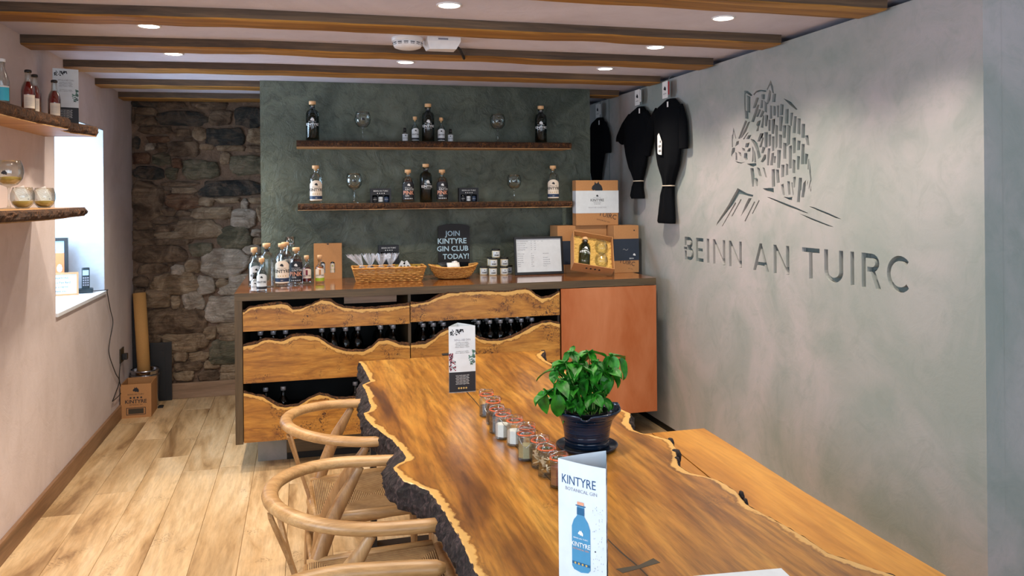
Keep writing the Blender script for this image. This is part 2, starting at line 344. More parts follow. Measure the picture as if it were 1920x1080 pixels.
def copy_tree(o, loc=None, rz=None, label=None, group=None, parent=None):
    c = o.copy(); COL.objects.link(c); c.parent = parent
    if loc is not None: c.location = loc
    if rz is not None: c.rotation_euler.z = rz
    if label: c['label'] = label
    if group: c['group'] = group
    for ch in [k for k in KIDS(o)]: copy_tree(ch, parent=c)
    return c
def KIDS(o): return [k for k in bpy.data.objects if k.parent == o]
def smoothpath(pts, n=6):
    """Catmull-Rom through the points"""
    P = [Vector(p) for p in pts]; out = []
    for i in range(len(P)-1):
        a, b, c, d = P[max(i-1, 0)], P[i], P[i+1], P[min(i+2, len(P)-1)]
        for k in range(n):
            t = k/n; out.append(.5*((2*b)+(c-a)*t+(2*a-5*b+4*c-d)*t*t+(3*b-a-3*c+d)*t**3))
    return out+[P[-1]]
def lerp(xs, ys, x):
    if x <= xs[0]: return ys[0]
    for i in range(1, len(xs)):
        if x <= xs[i]: t = (x-xs[i-1])/((xs[i]-xs[i-1]) or 1); return ys[i-1]+(ys[i]-ys[i-1])*t
    return ys[-1]
def nz(x, y=0, z=0): return mnoise.noise(Vector((x, y, z)))
def boar(mb, cx, cy, s, fn, mi):
    """small boar's head mark as printed on the labels"""
    pts = [(-.5, -.1), (-.42, .12), (-.25, .25), (-.2, .5), (-.08, .33), (.05, .38), (.12, .55), (.2, .32), (.4, .15), (.5, -.15), (.42, -.45), (.1, -.3), (-.1, -.38), (-.2, -.2), (-.38, -.25)]
    mb.add([fn(cx+a*s, cy+b*s) for a, b in pts], [tuple(range(len(pts)))], mi)
def dots(mb, cx, cy, n, gap, r, fn, mi):
    for k in range(n):
        x = cx+(k-(n-1)/2)*gap; mb.add([fn(x+r*math.cos(a*math.pi/4), cy+r*math.sin(a*math.pi/4)) for a in range(8)], [tuple(range(8))], mi)
# ---------------------------------------------------------------- room shell
XL, XR, YB, YP, ZC = -1.305, 2.38, 6.95, 5.67, 2.405
YE = 2.354                                       # near end of the grey feature wall
def struct(o): o['kind'] = 'structure'; return o
mb = MB(); mb.box(XL-.6, 4.1, -2.1, 7.1, -.12, -.012); floor = struct(mb.build('floor', 'black'))
# floor boards
x = XL+.004; c = 0; bw = .2035
while x < 4.0:
    y = -2.05+random.uniform(0, .9)-.9; x1 = min(x+bw, 4.05)
    while y < YB:
        L = random.choice((.75, 1.1, 1.5, 1.9))*random.uniform(.9, 1.1); y1 = min(y+L, YB)
        if y1 > .8 and y1-y > .05:
            mb = MB(); hz = 0.0; e = .0006
            mb.add([(x+e, y+e, -.012), (x1-e, y+e, -.012), (x1-e, y1-e, -.012), (x+e, y1-e, -.012), (x+e, y+e, -.002), (x1-e, y+e, -.002), (x1-e, y1-e, -.002), (x+e, y1-e, -.002),
                    (x+.0022, y+.0022, 0), (x1-.0022, y+.0022, 0), (x1-.0022, y1-.0022, 0), (x+.0022, y1-.0022, 0)],
                   [(0, 1, 5, 4), (1, 2, 6, 5), (2, 3, 7, 6), (3, 0, 4, 7), (4, 5, 9, 8), (5, 6, 10, 9), (6, 7, 11, 10), (7, 4, 8, 11), (8, 9, 10, 11)])
            mb.build('floorboard', 'plank', floor)
        elif y1 <= .8: pass
        y = y1
    x = x1
mb = MB(); mb.box(XL, 4.05, -2.05, .9, -.012, -.001); mb.build('floorboard', 'plank', floor)
# left wall with the deep window opening
wl = MB(); T = .58; wy0, wy1, wz0, wz1 = 4.87, 6.0, .985, 2.087
wl.box(XL-T, XL, -2.1, -.1, 0, ZC); wl.box(XL-T, XL, -.1, 1.6, 0, .9); wl.box(XL-T, XL, -.1, 1.6, 2.1, ZC); wl.box(XL-T, XL, 1.6, wy0, 0, ZC); wl.box(XL-T, XL, wy1, YB+.1, 0, ZC)
wl.box(XL-T, XL, wy0, wy1, 0, wz0-.02); wl.box(XL-T, XL, wy0, wy1, wz1, ZC)
wall_left = struct(wl.build('wall_left', 'plaster_left'))
rv = MB(); e = .004
rv.box(XL-T+.02, XL-.001, wy1-e*2, wy1+.001, wz0, wz1); rv.box(XL-T+.02, XL-.001, wy0-.001, wy0+e*2, wz0, wz1); rv.box(XL-T+.02, XL-.001, wy0, wy1, wz1-e*2, wz1)
rv.build('window_reveal', 'reveal', wall_left)
win = MB()
for a in ((wy0+.01, wy0+.07, wz0, wz1-.01), (wy1-.07, wy1-.01, wz0, wz1-.01), (wy0, wy1, wz0, wz0+.07), (wy0, wy1, wz1-.07, wz1-.01), ((wy0+wy1)/2-.02, (wy0+wy1)/2+.02, wz0, wz1-.01), (wy0, wy1, 1.52, 1.55)):
    win.box(XL-T+.0, XL-T+.05, *a)
w1 = struct(win.build('window_1', 'white_paint'))
mb = MB(); mb.box(XL-T+.02, XL-T+.026, wy0+.05, wy1-.05, wz0+.05, wz1-.05); mb.build('pane', 'glass', w1)
mb = MB(); mb.bbox(XL-T+.05, XL+.012, wy0-.0, wy1+.0, wz0-.022, wz0, .003); mb.build('window_sill', 'white_paint', w1)
# back stone wall
mb = MB(); mb.box(XL, 2.7, YB+.004, YB+.12, 0, ZC); n1_, n2_ = 90, 150
vs = [(XL+1.4*i/n1_, YB+.004+.007*nz(i*.22, j*.3, 3)+.004*nz(i*.7, j*.9, 5), 2.40*j/n2_) for i in range(n1_+1) for j in range(n2_+1)]
mb.add(vs, [(i*(n2_+1)+j, (i+1)*(n2_+1)+j, (i+1)*(n2_+1)+j+1, i*(n2_+1)+j+1) for i in range(n1_) for j in range(n2_)], 0, True); wall_back = struct(mb.build('wall_back', 'mortar'))
# grey-green partition carrying the shelves
mb = MB(); mb.box(-.265, 2.105, YP, YP+.10, 0, ZC-.001); wall_mid = struct(mb.build('wall_middle', 'plaster_shaded'))
mb = MB(); mb.box(2.62, 2.7, YE-.02, YB, 0, ZC); mb.box(XR+.081, 4.1, YE+.002, YE+.08, 0, ZC); wall_corner = struct(mb.build('wall_corner', 'plaster_right'))
mb = MB(); mb.box(4.1, 4.2, -2.1, YE+.1, 0, ZC); struct(mb.build('wall_alcove', 'plaster_right'))
mb = MB(); mb.box(XL-.6, -.6, -2.2, -2.1, 0, ZC); mb.box(3.0, 4.2, -2.2, -2.1, 0, ZC); mb.box(-.6, 3.0, -2.2, -2.1, 0, .6); mb.box(-.6, 3.0, -2.2, -2.1, 2.3, ZC); struct(mb.build('wall_front', 'plaster_left'))
mb = MB(); mb.box(XL-.6, 4.2, -2.2, YB+.12, ZC, ZC+.1); ceiling = struct(mb.build('ceiling', 'ceiling'))
# ceiling beams, slightly crooked
for k, (y0, wd) in enumerate([(-1.3, .19), (-.55, .19), (.05, .19), (.75, .19), (1.45, .19), (2.12, .19), (2.80, .19), (3.555, .185), (4.245, .18), (4.965, .18), (5.69, .18), (6.38, .2)]):
    xs = [XL+(XR-.03-XL)*i/40 for i in range(41)]; mb = MB(); rows = []
    for i, xx in enumerate(xs):
        bend = .085*max(0, (-.2-xx)/1.1)
        a = y0+bend+.006*nz(xx*3, k*5, 1); b = y0+wd+bend+.012*nz(xx*4, k*5, 2); z = ZC-.046+.006*nz(xx*2.5, k*7, 3)+.003*nz(xx*11, k, 8)
        rows.append([(xx, a, ZC), (xx, a+.002, z+.006), (xx, a+.012, z), (xx, b-.012, z+.001), (xx, b-.002, z+.008), (xx, b, ZC)])
    b0 = mb.add([p for r in rows for p in r], [])
    for i in range(40):
        for j in range(5):
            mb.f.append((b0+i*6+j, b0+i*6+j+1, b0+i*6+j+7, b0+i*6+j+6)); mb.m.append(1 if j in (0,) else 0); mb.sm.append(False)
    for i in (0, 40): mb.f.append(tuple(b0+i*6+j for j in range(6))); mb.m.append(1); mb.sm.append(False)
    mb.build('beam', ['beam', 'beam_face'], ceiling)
# right feature wall: engraved emblem and lettering cut into the plaster
def thick(pl, w):
    n = len(pl); L = []; Rr = []
    for i, p in enumerate(pl):
        a = pl[max(i-1, 0)]; b = pl[min(i+1, n-1)]; dx, dy = b[0]-a[0], b[1]-a[1]; q = math.hypot(dx, dy) or 1
        L.append((p[0]-dy/q*w/2, p[1]+dx/q*w/2)); Rr.append((p[0]+dy/q*w/2, p[1]-dx/q*w/2))
    return L+Rr[::-1]
def arc(cx, cy, rx, ry, a0, a1, n=12): return [(cx+rx*math.cos(R(a0+(a1-a0)*k/n)), cy+ry*math.sin(R(a0+(a1-a0)*k/n))) for k in range(n+1)]
SW = .15; h_ = SW/2
def box2(x0, y0, x1, y1): return [(x0, y0), (x1, y0), (x1, y1), (x0, y1)]
GL = {
 'B': [box2(0, 0, SW, .40), box2(0, .62, SW, 1), box2(-.06, .44, SW+.02, .56), thick([(SW, 1-h_), (.34, 1-h_)]+arc(.34, .755, .17, .17, 90, -90, 8)+[(.18, .585)], SW*.95), thick([(.18, .50), (.38, .50)]+arc(.38, .285, .2, .21, 90, -90, 8)+[(SW, .075)], SW*.95)],
 'E': [box2(0, 0, SW, 1), box2(SW-.01, 1-SW, .52, 1), box2(SW-.01, .44, .48, .57), box2(SW-.01, 0, .52, SW)],
 'I': [box2(0, 0, SW, 1)],
 'N': [box2(0, 0, SW, 1), box2(.62, 0, .62+SW, 1), [(SW-.02, 1), (.02, 1), (.64, 0), (.77, 0), (.72, .12), (SW, .98)]],
 'A': [[(0, 0), (.17, 0), (.55, 1), (.40, 1)], [(.42, .97), (.53, .97), (.93, 0), (.77, 0)], box2(.25, .2, .68, .33)],
 'T': [box2(0, 1-SW, .75, 1), box2(.3, 0, .45, 1-SW+.01)],
 'U': [thick([(h_, 1), (h_, .35)]+arc(.36, .35, .285, .28, 180, 360, 12)+[(.645, 1)], SW)],
 'R': [box2(0, 0, SW, 1), thick([(SW-.01, 1-h_), (.36, 1-h_)]+arc(.36, .73, .19, .195, 90, -90, 8)+[(.2, .535)], SW*.95), [(.3, .5), (.45, .55), (.68, 0), (.5, 0)]],
 'C': [thick(arc(.5, .5, .43, .43, 45, 315, 20), SW)],
}
GW = {'B': .58, 'E': .52, 'I': .15, 'N': .77, 'A': .93, 'T': .75, 'U': .72, 'R': .68, 'C': .85}
LET = [('B', 1284, 1299), ('E', 1305, 1319), ('I', 1325.5, 1330), ('N', 1337, 1360), ('N', 1367, 1391), ('A', 1412, 1442), ('N', 1450.5, 1480), ('T', 1504, 1537), ('U', 1545.5, 1581), ('I', 1594.5, 1601.5), ('R', 1615.5, 1652), ('C', 1663, 1704)]
letters = []
for ch, a, b in LET:
    ya = on_x(a, 500, XR).y; yb = on_x(b, 500, XR).y; t = (4.69-ya)/(4.69-2.75); z0 = 1.187+.004*t; z1 = 1.334+.008*t
    sx = (ya-yb)/GW[ch]; letters.append([[(ya-p[0]*sx, z0+p[1]*(z1-z0)) for p in pg] for pg in GL[ch]])
EA = (1340, 140, 9.0); EB = (1430, 170, 9.0); EC = (1350, 250, 10.8); ED = (1430, 280, 9.0); EE = (1300, 130, 3.375)
TR = [(EA, ['500,270 560,275 640,345 610,365 540,310 518,330 522,600 570,640 570,750 515,740 495,480', '545,350 605,370 600,640 545,630', '650,330 700,275 770,255 870,265 870,290 780,280 700,305 668,350', '945,90 985,200 1000,320 970,300 940,170 885,270 880,240',
  '925,250 952,290 940,420 900,500 872,480 900,330', '980,325 1035,320 1025,465 965,455', '785,330 850,330 845,415 790,415', '700,385 750,390 690,560 640,565', '725,500 755,510 665,800 615,795 680,600', '780,425 820,430 810,560 765,570', '835,430 885,490 880,640 840,620',
  '740,580 785,590 735,715 695,710', '800,600 845,620 795,720 755,715', '700,845 720,790 780,765 770,830 750,880 740,950 700,955 725,880', '815,680 840,690 820,900 775,890', '852,680 905,690 885,870 845,860', '905,760 940,760 935,945 905,950', '958,760 1020,740 1000,1000 960,1000',
  '930,520 968,525 970,740 925,750', '982,530 1030,530 1030,690 985,690', '515,770 550,790 430,1080 395,1080', '562,800 600,790 530,965 450,1078 440,1060', '545,985 575,970 500,1090 475,1090', '565,1020 620,1020 585,1085 530,1085', '318,890 365,1080 350,1080 322,960 312,1080 296,1080', '765,990 830,985 795,1075 735,1075']),
 (EB, ['295,225 355,235 345,410 287,415', '380,310 440,310 435,555 375,555', '465,375 515,370 490,600 460,590', '527,430 575,435 555,720 505,715', '585,465 640,470 635,750 585,725', '655,560 715,560 710,800 650,795', '235,250 278,250 272,450 245,450', '280,430 345,440 320,690 275,680', '335,590 400,580 385,800 335,800',
  '415,570 475,600 460,900 400,950', '500,800 560,790 555,1050 510,1060', '585,840 640,845 630,1000 580,1005', '712,760 768,750 790,930 745,915', '655,900 708,900 700,1240 645,1240', '345,880 400,885 395,1150 345,1150', '438,940 492,920 488,1310 440,1315', '207,570 258,590 250,950 215,980', '150,490 198,490 190,725 150,730',
  '97,490 135,490 130,680 93,680', '42,410 90,410 75,600 42,600', '28,700 88,700 80,955 32,965', '97,740 143,735 138,930 97,940', '153,775 200,770 195,1015 155,1025', '272,740 325,745 320,980 272,970', '350,130 480,190 590,320 560,322 440,225', '85,975 130,975 105,1260 72,1260', '150,1055 195,1045 170,1260 122,1260', '245,1000 308,1000 290,1305 242,1305']),
 (ED, ['187,120 225,112 215,232 182,230', '312,260 368,260 360,460 312,475', '392,240 430,250 430,430 387,440', '502,170 553,180 548,400 502,400', '580,112 630,120 615,345 577,340', '715,70 770,80 745,250 707,250', '768,170 780,160 775,340 760,340', '790,170 805,300 825,510 800,600 782,690 777,640 800,520 787,400', '770,510 760,570 745,625 750,560', '815,600 820,740 802,700',
  '612,480 663,480 655,680 640,700 625,900 577,890', '685,570 730,520 720,680 695,820 650,810 665,700', '148,340 203,330 208,625 155,640', '218,340 270,340 288,560 237,570', '305,600 350,580 375,780 340,775', '412,540 458,540 470,765 432,770', '512,470 560,460 545,640 522,650', '115,650 185,655 190,740 120,720 30,690 0,660', '345,800 440,812 500,800 495,860 430,850', '483,560 503,560 525,760 508,785',
  '70,806 130,815 330,890 560,980 780,1082 700,1068 400,960 200,870']),
 (EC, ['240,30 256,30 262,280 240,285', '252,295 305,295 300,370 250,430 245,500 225,450 232,370', '330,170 385,150 375,220 305,270', '305,375 345,400 350,560 312,540 315,450', '362,372 420,390 440,470 400,450', '440,290 500,310 510,370 460,350', '490,400 550,400 560,530 520,545 482,500', '290,548 350,575 430,595 520,575 430,610 340,595',
  '522,205 600,185 572,285 503,280', '582,300 625,300 610,370 542,370', '612,110 690,130 760,200 830,480 770,520 740,350 680,220', '652,255 678,300 680,560 645,590 660,400', '690,320 715,400 732,590 697,590', '892,430 935,430 930,520 870,588 822,580', '812,2 868,2 812,165 752,168', '862,65 888,100 840,285 792,280', '860,262 920,300 878,405 832,400', '545,615 600,612 730,602 738,650 650,685 600,660', '612,705 678,705 700,860 682,1080 652,1080', '742,690 798,700 845,870 792,865', '862,690 900,700 955,905 920,890', '690,905 740,1075 765,1075 765,930 745,905']),
 (EE, ['730,866 760,872 860,912 937,948 900,942 780,892', '670,912 720,930 890,998 850,992 740,950', '280,752 295,760 340,785 380,795 375,808 290,790 255,850 200,920 145,990 150,970 220,860', '265,840 271,848 183,996 180,993', '300,820 305,826 246,932 240,930', '350,815 370,815 335,880 300,932 325,865', '385,835 391,840 328,967 323,960', '415,825 419,833 375,917 371,912'])]
marks = []
for (ox, oy, sc), L in TR:
    for t in L:
        pg = []
        for pr in t.split():
            a, b = pr.split(','); p = on_x(ox+float(a)/sc, oy+float(b)/sc, XR); pg.append((p.y, p.z))
        marks.append([pg])
cut = MB()
for grp in letters:
    for pg in grp: cut.prism(pg, XR-.02, XR+.026, 'yz')
for grp in marks:
    for pg in grp: cut.prism(pg, XR-.02, XR+.016, 'yz')
cutter = cut.build('cutter', 'recess')
bm = bmesh.new(); bm.from_mesh(cutter.data); bmesh.ops.recalc_face_normals(bm, faces=bm.faces); bm.to_mesh(cutter.data); bm.free()
mb = MB(); mb.box(XR, XR+.08, YE, YB-.35, .045, ZC-.030); wr = mb.build('wall_right', 'plaster_right')
md = wr.modifiers.new('cut', 'BOOLEAN'); md.object = cutter; md.operation = 'DIFFERENCE'; md.solver = 'EXACT'; md.use_self = True
bpy.context.view_layer.update()
nm = bpy.data.meshes.new_from_object(wr.evaluated_get(bpy.context.evaluated_depsgraph_get()))
wr.modifiers.clear(); wr.data = nm; bpy.data.objects.remove(cutter); struct(wr)
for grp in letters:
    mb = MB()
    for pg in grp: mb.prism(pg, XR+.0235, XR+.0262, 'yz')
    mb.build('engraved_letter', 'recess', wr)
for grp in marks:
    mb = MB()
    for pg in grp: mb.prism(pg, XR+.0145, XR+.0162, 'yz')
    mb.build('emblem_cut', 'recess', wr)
mb = MB(); mb.box(XR+.005, XR+.075, YE, YB-.35, 0, .05); struct(mb.build('baseboard_right', 'black'))
p = on_x(1143, 300, XR); mb = MB(); mb.box(XR-.002, XR+.001, p.y-.003, p.y+.003, .05, ZC-.032); mb.build('board_joint', 'recess', wr)
# skirting boards
mb = MB(); mb.bbox(XL, XL+.018, 1.0, 6.93, 0, .10, .003); struct(mb.build('baseboard_left', 'skirting'))
mb = MB(); mb.bbox(XL+.02, -.1, YB-.045, YB-.02, 0, .125, .004); struct(mb.build('baseboard_back', 'skirting_x'))
# stones of the back wall, (x0,y0,x1,y1,kind)
ST3 = '''215,205,385,240,slate;398,200,580,250,brown;600,205,830,255,brown;390,268,705,358,slate;712,258,855,355,brown;872,240,1075,365,slate;247,295,385,357,brown;272,362,480,408,brown;500,375,602,430,brown;612,365,700,450,tan;705,367,945,480,slate;955,372,1070,470,tan;330,425,460,465,rust;310,472,370,515,pale;378,467,455,525,brown;466,456,650,550,brown;660,470,748,510,tan;755,482,940,518,tan;948,478,1070,525,brown;218,430,268,500,slate;230,530,350,600,rust;354,532,475,605,olive;482,560,550,630,rust;548,578,775,695,olive;785,525,850,600,tan;838,545,1080,670,olive;218,617,410,695,slate;445,620,517,695,olive;220,715,410,940,brown;420,712,640,742,brown;422,765,475,790,brown;482,747,640,785,tan;665,708,1035,805,slate;430,792,655,888,rust;648,812,750,866,tan;755,812,912,845,tan;918,822,965,885,pale;972,810,1080,850,tan;390,872,502,925,brown;512,895,602,930,brown;613,868,860,943,tan;350,932,520,975,brown;370,982,478,1030,brown;482,955,800,1063,tan;850,892,1010,1000,pale;1015,860,1080,960,tan;980,300,990,305,tan;222,955,345,1010,brown;222,1018,362,1075,brown;245,240,385,288,brown;600,208,700,212,brown;690,258,708,262,tan;560,430,610,455,brown;218,250,243,350,brown'''
ST4 = '''330,15,680,48,tan;372,-30,600,6,brown;200,50,530,85,brown;225,92,515,185,brown;530,78,655,150,olive;690,-12,868,108,olive;872,0,935,40,pale;880,46,940,85,tan;592,115,858,262,pale;832,90,940,140,pale;862,150,945,250,pale;242,192,400,247,brown;402,185,442,207,brown;418,200,500,255,pale;496,172,592,243,tan;200,262,290,330,brown;310,252,577,352,tan;572,265,670,362,pale;676,280,745,322,tan;692,308,850,370,pale;752,255,900,303,pale;275,342,420,437,tan;422,370,476,450,tan;486,352,610,470,pale;608,378,830,515,pale;285,452,632,577,brown;604,548,680,615,tan;685,525,830,590,tan;700,595,830,622,tan;295,582,365,640,brown;370,590,612,682,tan;636,627,830,755,olive;520,690,632,740,tan;438,690,515,740,tan;440,748,600,790,brown;606,742,700,782,tan;705,758,830,800,tan;440,796,560,852,tan;570,792,690,850,brown;694,805,830,850,tan;300,650,366,700,brown;360,800,436,850,brown;225,135,222,140,tan;195,340,268,440,brown;200,445,280,560,brown;205,570,290,660,brown;210,670,300,800,brown;368,690,434,790,brown'''
def stone(x0, y0, x1, y1, kind, seed):
    a = on_y(x0, y0, YB); b = on_y(x1, y1, YB); cx, cz = (a.x+b.x)/2, (a.z+b.z)/2; hw, hh = abs(b.x-a.x)/2, abs(a.z-b.z)/2
    if hw < .012 or hh < .01: return
    cx = max(cx, XL+hw+.004); n = 26; rng = random.Random(seed); ex = rng.uniform(.45, .8); dep = .018+.018*min(1, hh/.1)+rng.uniform(0, .012)
    rings = [(1.03, .002), (1.0, -dep*.55), (.86, -dep*.95), (.5, -dep*1.12)]; mb = MB(); vs = []
    for q, (rr, d) in enumerate(rings):
        for k in range(n):
            t = 2*math.pi*k/n; c, s_ = math.cos(t), math.sin(t)
            wob = 1.03+.30*nz(c*1.3+seed*3.1, s_*1.3, 2.2)+.13*nz(c*3.5, s_*3.5+seed, 5)
            px = math.copysign(abs(c)**ex, c)*hw*rr*wob; pz = math.copysign(abs(s_)**ex, s_)*hh*rr*wob
            vs.append((px, d+(.012*nz(px*16, pz*22, seed)+.006*nz(px*50, pz*60, seed) if q > 0 else 0), pz))
    vs.append((0, -dep*1.15, 0)); fs = []
    for q in range(3):
        for k in range(n): k2 = (k+1) % n; fs.append((q*n+k, (q+1)*n+k, (q+1)*n+k2, q*n+k2))
    for k in range(n): fs.append((3*n+k, 4*n, 3*n+(k+1) % n))
    mb.add(vs, fs, 0, True)
    mb.build('stone', 'stone_'+kind, wall_back, loc=(cx, YB, cz))
sd = 1
for src, ox, oy, sc in ((ST3, 180, 130, 3.375), (ST4, 180, 430, 3.0)):
    for t in src.split(';'):
        q = t.split(','); stone(ox+float(q[0])/sc, oy+float(q[1])/sc, ox+float(q[2])/sc, oy+float(q[3])/sc, q[4], sd); sd += 1
# ---------------------------------------------------------------- ceiling fittings
def downlight(i, x, y):
    t = empty('downlight', (x, y, ZC), 0, label=DL[i] if i < len(DL) else 'round white recessed ceiling downlight behind the viewer', cat='ceiling light', group='recessed downlights in the ceiling' if i < len(DL) else 'recessed downlights out of view')
    mb = MB(); mb.lathe([(.054, .0), (.054, -.004), (.048, -.006), (.044, -.003)], 28); mb.build('trim_ring', 'white_plastic', t)
    mb = MB(); mb.lathe([(.045, -.001), (.044, -.004), (0, -.0045)], 28); mb.build('diffuser', 'lamp', t)
    l = bpy.data.lights.new('downlight_lamp', 'SPOT'); l.energy = SPOT_W; l.spot_size = R(124); l.spot_blend = .9; l.shadow_soft_size = .03; l.color = (1, .87, .71)
    o = bpy.data.objects.new('downlight_lamp', l); COL.objects.link(o); o.parent = t; o.location = (0, 0, -.03)
DL = ['round recessed downlight nearest the left wall, on the nearer side', 'round recessed downlight nearest the left wall, in the next bay beyond', 'added unseen downlight hidden behind a beam to brighten the stone wall', 'round recessed downlight at the top middle, in front of the smoke alarm', 'round recessed downlight above the shelves, beyond the smoke alarm',
      'round recessed downlight by the grey wall, nearest of three', 'round recessed downlight by the grey wall, middle of three', 'round recessed downlight by the grey wall, farthest of three near the hanging shirts']
for i, (x, y) in enumerate(SPOTS):
    if y > 2.6: downlight(i, x, y)
    else:
        l = bpy.data.lights.new('ceiling_lamp', 'SPOT'); l.energy = SPOT_W; l.spot_size = R(124); l.spot_blend = .9; l.shadow_soft_size = .03; l.color = (1, .87, .71)
        o = bpy.data.objects.new('ceiling_lamp', l); COL.objects.link(o); o.location = (x, y, ZC-.03)
p = (.525, 4.035, ZC); t = empty('smoke_alarm', p, 0, 'round white smoke alarm with dark vent slots on the ceiling', 'smoke alarm')
mb = MB(); mb.lathe([(.080, 0), (.080, -.018), (.074, -.020)], 32); mb.build('base', 'white_plastic', t)
mb = MB(); mb.lathe([(.073, -.018), (.074, -.034), (.066, -.048), (.05, -.054), (0, -.056)], 32); mb.build('cover', 'white_plastic', t)
for q in range(14):
    a = math.pi*2*q/14; mb = MB(); mb.X = Matrix.Rotation(a, 4, 'Z'); mb.box(.0725, .0748, -.011, .011, -.031, -.027); mb.box(.070, .0728, -.010, .010, -.038, -.035); mb.build('vent_slot', 'ink', t)
t = empty('alarm_box', (.70, 4.04, ZC), 0, 'faceted white plastic box beside the smoke alarm', 'sensor')
mb = MB(); a, b, c, d = .085, .075, .072, .06
mb.add([(-a, -b, 0), (a, -b, 0), (a, b, 0), (-a, b, 0), (-a, -b, -.02), (a, -b, -.02), (a, b, -.02), (-a, b, -.02), (-c, -d, -.06), (c*.9, -d, -.056), (c, d, -.05), (-c, d, -.05)],
       [(0, 1, 5, 4), (1, 2, 6, 5), (2, 3, 7, 6), (3, 0, 4, 7), (4, 5, 9, 8), (5, 6, 10, 9), (6, 7, 11, 10), (7, 4, 8, 11), (8, 9, 10, 11)]); mb.build('housing', 'white_plastic', t)
mb = MB(); mb.box(-.03, .02, -b-.002, -b, -.014, -.006); mb.build('catch', 'greyink', t)
mb = MB(); mb.tube([(.775, 4.08, ZC-.02), (.81, 4.12, ZC-.03), (.84, 4.2, ZC-.044), (.86, 4.26, ZC-.052)], .008, 6); tag(mb.build('cable', 'black_metal'), 'short black cable running from the alarm box over a beam', 'cable')
# ---------------------------------------------------------------- counter cabinet
YF, CX0, CX1, CZ0, CZT = 4.92, -.383, 2.284, .168, 1.051
cab = empty('counter_cabinet', (0, 0, 0), 0, 'wide raised shop counter with burr oak drawer fronts and a copper door', 'counter')
mb = MB(); mb.prism([(CX0, YF), (CX1, YF), (CX1, YP-.004), (-.272, YP-.004), (-.272, 6.3), (CX0, 6.3)], CZT-.046, CZT, 'xy', 0, 1); mb.build('countertop', ['counter_top', 'cab_oak'], cab)
mb = MB(); mb.bbox(CX0, CX0+.043, YF, 6.3, CZ0, CZT-.0465, .002); mb.build('side_panel', 'cab_oak_z', cab)
mb = MB(); mb.box(CX0+.044, CX1, YF+.06, YP-.01, CZ0+.012, CZ0+.03); mb.build('bottom_panel', 'black', cab)
mb = MB(); mb.box(CX0+.044, CX1, YP-.03, YP-.01, CZ0+.031, CZT-.047); mb.build('back_panel', 'black', cab)
mb = MB(); mb.box(.632, .650, YF+.035, YP-.031, CZ0+.031, CZT-.047); mb.build('divider', 'cab_oak_z', cab)
mb = MB(); mb.box(1.598, 1.612, YF+.022, YP-.031, CZ0+.031, CZT-.047); mb.build('divider', 'black', cab)
for zz in (.238, .583):
    for a, b in ((CX0+.045, .631), (.651, 1.597)):
        mb = MB(); mb.box(a, b, YF+.05, YP-.04, zz-.010, zz); mb.build('drawer_base', 'black', cab)
mb = MB(); mb.bbox(1.617, CX1, YF-.002, YF+.018, CZ0-.006, CZT-.050, .002); dr = mb.build('door', 'copper', cab)
mb = MB(); mb.box(CX1+.004, CX1+.062, YF+.16, YF+.2, CZ0, CZT-.02); mb.build('filler_panel', 'black', cab)
# plinth
mb = MB(); mb.box(-.27, 2.1, 5.115, 5.5, 0, CZ0+.010); mb.build('plinth', 'plaster_right', cab)
mb = MB(); mb.bbox(-.10, 2.1, 5.06, 5.112, 0.055, CZ0+.006, .002); mb.build('plinth_board', 'cab_oak', cab)
mb = MB(); mb.box(-.10, 2.1, 5.112, 5.114, 0.0, .055); mb.build('plinth_board', 'black', cab)
# drawer fronts
def front(tops, zbot, x0, x1, seed):
    """tops: (x,z) outline of the live edge"""
    xs = [p[0] for p in tops]; zs = [p[1] for p in tops]; nX = int((x1-x0)/.010); nZ = 14; mb = MB(); at = []; vs = []; fs = []
    for i in range(nX+1):
        x = x0+(x1-x0)*i/nX; zt = lerp(xs, zs, x)+.004*nz(x*22, seed)+.0025*nz(x*60, seed, 2)
        for j in range(nZ+1):
            f = 1-(1-j/nZ)**1.7; z = zbot+(zt-zbot)*f; vs.append((x, 0, z)); at.append(zt-z)
    W = nZ+1
    for i in range(nX):
        for j in range(nZ): fs.append((i*W+j, (i+1)*W+j, (i+1)*W+j+1, i*W+j+1))
    mb.add(vs, fs); b = mb.add([(v[0], .022, v[2]) for v in vs], []); n = len(vs)
    mb.f += [tuple(n+q for q in f[::-1]) for f in fs]; mb.m += [0]*len(fs); mb.sm += [False]*len(fs)
    for i in range(nX):
        for j in (0, nZ): f = (i*W+j, (i+1)*W+j, n+(i+1)*W+j, n+i*W+j); mb.f.append(f[::-1] if j == 0 else f); mb.m.append(0); mb.sm.append(False)
    for i in (0, nX):
        for j in range(nZ): f = (i*W+j, i*W+j+1, n+i*W+j+1, n+i*W+j); mb.f.append(f if i == nX else f[::-1]); mb.m.append(0); mb.sm.append(False)
    mb.attr = at+at
    o = mb.build('drawer_front', 'drawer', cab, loc=(0, YF-.004, 0))
    bk = MB(); vs = []; rows = nX*1; K = 6
    for i in range(nX+1):
        x = x0+(x1-x0)*i/nX; zt = lerp(xs, zs, x)+.004*nz(x*22, seed)+.0025*nz(x*60, seed, 2); t = .017+.012*nz(x*9, seed, 7)+.005*nz(x*50, seed, 9)
        for k in range(K):
            a = math.pi*k/(K-1); vs.append((x, .013-.013*math.cos(a), zt-.003+max(.004, t)*math.sin(a)+.002*nz(x*80, k, seed)))
    fs = [(i*K+k, (i+1)*K+k, (i+1)*K+k+1, i*K+k+1) for i in range(nX) for k in range(K-1)]
    bk.add(vs, fs, 0, False); bk.build('bark_edge', 'bark_brown', o)
def P5(s, ox, oy, sc): return [(lambda p: (p.x, p.z))(on_y(ox+float(q.split(',')[0])/sc, oy+float(q.split(',')[1])/sc, YF)) for q in s.split()]
c5 = (430, 510, 3.176); c6 = (740, 510, 3.177)
